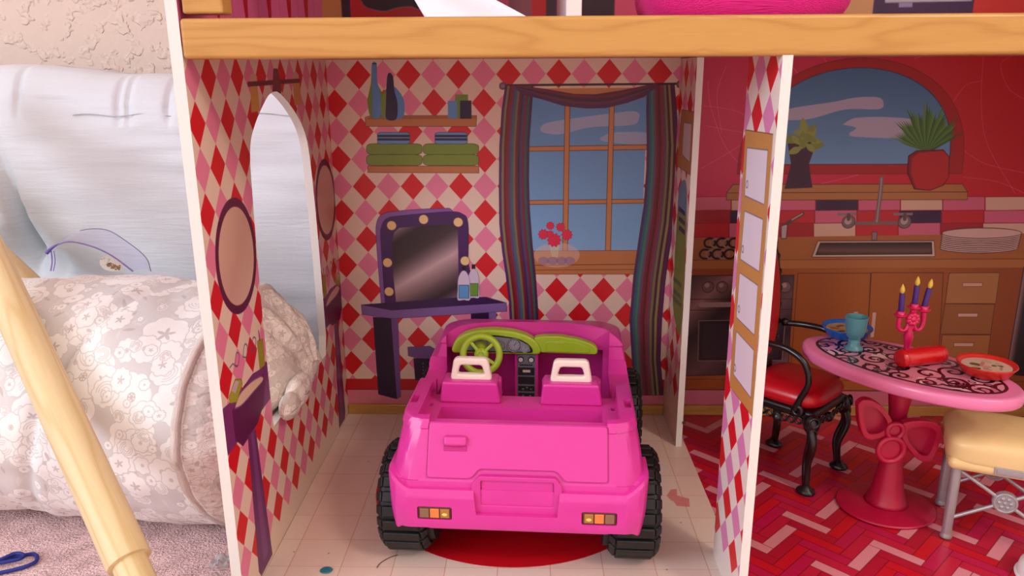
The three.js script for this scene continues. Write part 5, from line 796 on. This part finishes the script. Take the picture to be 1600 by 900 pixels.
// --- clear plastic visor resting on the comforter
{
  const t = thing('plastic_visor', 'clear curved plastic visor with purple tint on top of the comforter', 'plastic visor');
  const f = [[73, 396], [84, 386], [105, 378], [140, 384], [172, 398], [208, 424]].map((q) => onPlane(q, 'z', -0.285)), b = [[92, 380], [120, 362], [165, 359], [196, 376], [229, 404], [236, 424]].map((q) => onPlane(q, 'z', -0.315));
  const cf = new THREE.CatmullRomCurve3(f), cb = new THREE.CatmullRomCurve3(b), clear = phys(0xf4f0ff, 0.06, { transmission: 1, thickness: 0, ior: 1.45 });
  const sh = gridGeo(60, 8, (u, v) => { const p = cf.getPoint(u).lerp(cb.getPoint(u), v); return [p.x, p.y + 0.003 * Math.sin(v * Math.PI), p.z]; });
  part('shield', sh, clear, t);
  const lilac = phys(0xb9a6e0, 0.15, { transmission: 0.55, thickness: 0 });
  part('front_rim', tube(cf.getPoints(40).map((p) => [p.x, p.y, p.z]), 0.0009, 60, 8), lilac, t); part('back_rim', tube(cb.getPoints(40).slice(9).map((p) => [p.x, p.y, p.z]), 0.0005, 60, 8), phys(0x9a90b8, 0.2, { transmission: 0.3, thickness: 0 }), t);
  part('tinted_edge', taper([0, 0.06, 0.13, 0.22, 0.3].map((u) => { const p = cf.getPoint(u); return [p.x, p.y + 0.0005, p.z]; }), [0.0022, 0.0019, 0.0017, 0.0013, 0.0006]), phys(0x7a5fc0, 0.2, { transmission: 0.35, thickness: 0 }), t, 'purple tinted edge');
  const l0 = onPlane([80, 392], 'z', -0.286); part('side_tab', join(tube([[l0.x, l0.y, l0.z], [l0.x - 0.001, l0.y - 0.012, l0.z], [l0.x - 0.003, l0.y - 0.022, l0.z + 0.002]], 0.0008, 12, 8), tube([[l0.x + 0.003, l0.y, l0.z], [l0.x + 0.0022, l0.y - 0.012, l0.z], [l0.x, l0.y - 0.022, l0.z + 0.002]], 0.0006, 12, 8)), lilac, t);
  const c0 = onPlane([175, 410], 'z', -0.3); part('sticker', at(new THREE.CircleGeometry(0.0105, 30).scale(1.25, 0.8, 1), c0.x, c0.y - 0.001, c0.z + 0.002, -0.25, 0, -0.2), std(0xffffff, 0.5, { side: THREE.DoubleSide, map: canvasTex(128, 128, (c) => { c.fillStyle = '#ddd6c8'; c.fillRect(0, 0, 128, 128); c.fillStyle = '#8a6230'; for (let i = 0; i < 26; i++) { c.beginPath(); c.ellipse(rr(46, 120), rr(60, 105), rr(4, 15), rr(3, 9), rr(0, 3), 0, 7); c.fill(); } c.fillStyle = '#c7b089'; for (let i = 0; i < 9; i++) { c.beginPath(); c.arc(rr(5, 50), rr(20, 90), rr(3, 8), 0, 7); c.fill(); } c.fillStyle = '#1a1a20'; c.beginPath(); c.arc(52, 66, 5, 0, 7); c.fill(); }) }), t, 'worn round sticker');
}
// --- small things on the floor
{
  const k = crop(0, 580, 2.8125), y = FL + 0.0026, p = (q) => { const v = onPlane(k(...q), 'y', y); return [v.x, v.y, v.z]; };
  const t = thing('blue_cord', 'dark blue looped cord lying on the carpet at the lower left', 'cord'); const m = std(0x1d2a86, 0.6);
  part('loop', tube([[-60, 850], [0, 832], [30, 820], [75, 812], [110, 808], [145, 803], [163, 815], [155, 838], [115, 857], [60, 873], [0, 886], [-60, 900]].map(p), 0.0018, 120, 10), m, t);
  part('inner_loop', tube([[-40, 845], [10, 838], [40, 824], [70, 813], [98, 815], [106, 826], [85, 838], [50, 846], [20, 852], [-40, 858]].map((q) => { const v = p(q); v[1] += 0.003; return v; }), 0.0018, 100, 10), m, t);
}
{ const p = onPlane([510, 892], 'y', 0), t = thing('teal_sequin', 'small teal oval sequin on the cream tile floor', 'sequin', [p.x, 0.0003, p.z]); part('disc', lathe([[0, 0], [0.0052, 0], [0.0055, 0.0006], [0.005, 0.0011], [0, 0.0009]], 28).scale(1, 1, 0.85), phys(0x14788a, 0.3, { clearcoat: 0.5 }), t); part('stud', new THREE.SphereGeometry(0.0009, 10, 8).scale(1, 0.6, 1).translate(0, 0.001, 0), phys(0x0f6272, 0.3), t); }
{ const q = (a) => { const v = onPlane(a, 'y', 0.0006); return [v.x, v.y, v.z]; }, t = thing('dark_thread', 'thin dark thread curling from under the left rear tyre', 'thread'); part('strand', tube([[589, 887], [593, 881], [603, 874], [614, 869], [622, 867]].map(q), 0.0003, 40, 6), std(0x4a2018, 0.6), t); }
{ const p = onPlane([352, 888], 'y', FL), t = thing('plastic_scrap', 'crumpled clear plastic scrap on the carpet by the white panel', 'scrap', [p.x - 0.004, FL + 0.002, p.z]);
  part('film', gridGeo(10, 10, (u, v) => [(u - 0.5) * 0.016, 0.006 + 0.007 * ns(u * 3 + 1, v * 3, 2), (v - 0.5) * 0.02]), phys(0xe4ecee, 0.15, { transmission: 0.6, thickness: 0, side: THREE.DoubleSide }), t); }
// --- things standing in the upper storey, seen just above the beam
{
  const t = thing('satin_ribbon', 'white satin ribbon strip slanting down to the top of the beam', 'ribbon'); const q = (a, z) => onPlane(a, 'z', z);
  const bl = q([668, 30], -0.024), br = q([832, 28], -0.024), tl = q([650, 0], -0.03), tr = q([780, 0], -0.03), up = 9;
  part('strip', gridGeo(20, 24, (u, v) => { const a = bl.clone().lerp(br, u), b = tl.clone().lerp(tr, u), w = v * up, x = a.x + (b.x - a.x) * w, y = a.y + (b.y - a.y) * w; return [x, y - 0.0008, a.z - 0.008 * w + 0.004 * Math.sin(u * 5 + v * 4)]; }), phys(0xe6e2ec, 0.35, { side: THREE.DoubleSide, sheen: 0.3 }), t);
  part('hem', tube(Array.from({ length: 12 }, (_, i) => { const w = i / 11 * up; return [bl.x + (tl.x - bl.x) * w, bl.y - 0.0008 + (tl.y - bl.y) * w, bl.z - 0.008 * w + 0.004 * Math.sin(i / 11 * 4)]; }), 0.0006, 40, 6), phys(0xe6e2ec, 0.35), t);
}
{
  const t = thing('plush_seat', 'magenta plush doll seat standing on the upper storey', 'doll seat'), y0 = 0.4478, se = (x) => Math.sign(x) * Math.abs(x) ** 0.35;
  const fuzz = phys(0xd41478, 0.9, { sheen: 1, sheenColor: new THREE.Color(0xff6ab0), sheenRoughness: 0.6, bumpMap: repeatPer(dataTex(256, (x, y) => 0.5 + 0.5 * ns(x * 60, y * 60, 3)), 0.06), bumpScale: 0.001 });
  const g = gridGeo(90, 40, (u, v) => { const w = u * Math.PI * 2, f = v * Math.PI, r = Math.abs(Math.sin(f)) ** 0.4; return [0.397 + 0.081 * r * se(Math.cos(w)), y0 + 0.03 + 0.03 * Math.sign(Math.cos(f)) * Math.abs(Math.cos(f)) ** 0.6, -0.145 - 0.045 * r * se(Math.sin(w)), u * 0.4, v * 0.1]; }, true);
  part('cushion', g, fuzz, t); part('piping', tube(Array.from({ length: 60 }, (_, i) => { const w = i / 60 * Math.PI * 2; return [0.397 + 0.0815 * se(Math.cos(w)), y0 + 0.03, -0.145 - 0.0455 * se(Math.sin(w))]; }), 0.0012, 160, 8, true), fuzz, t);
}
renderer.render(scene, camera);
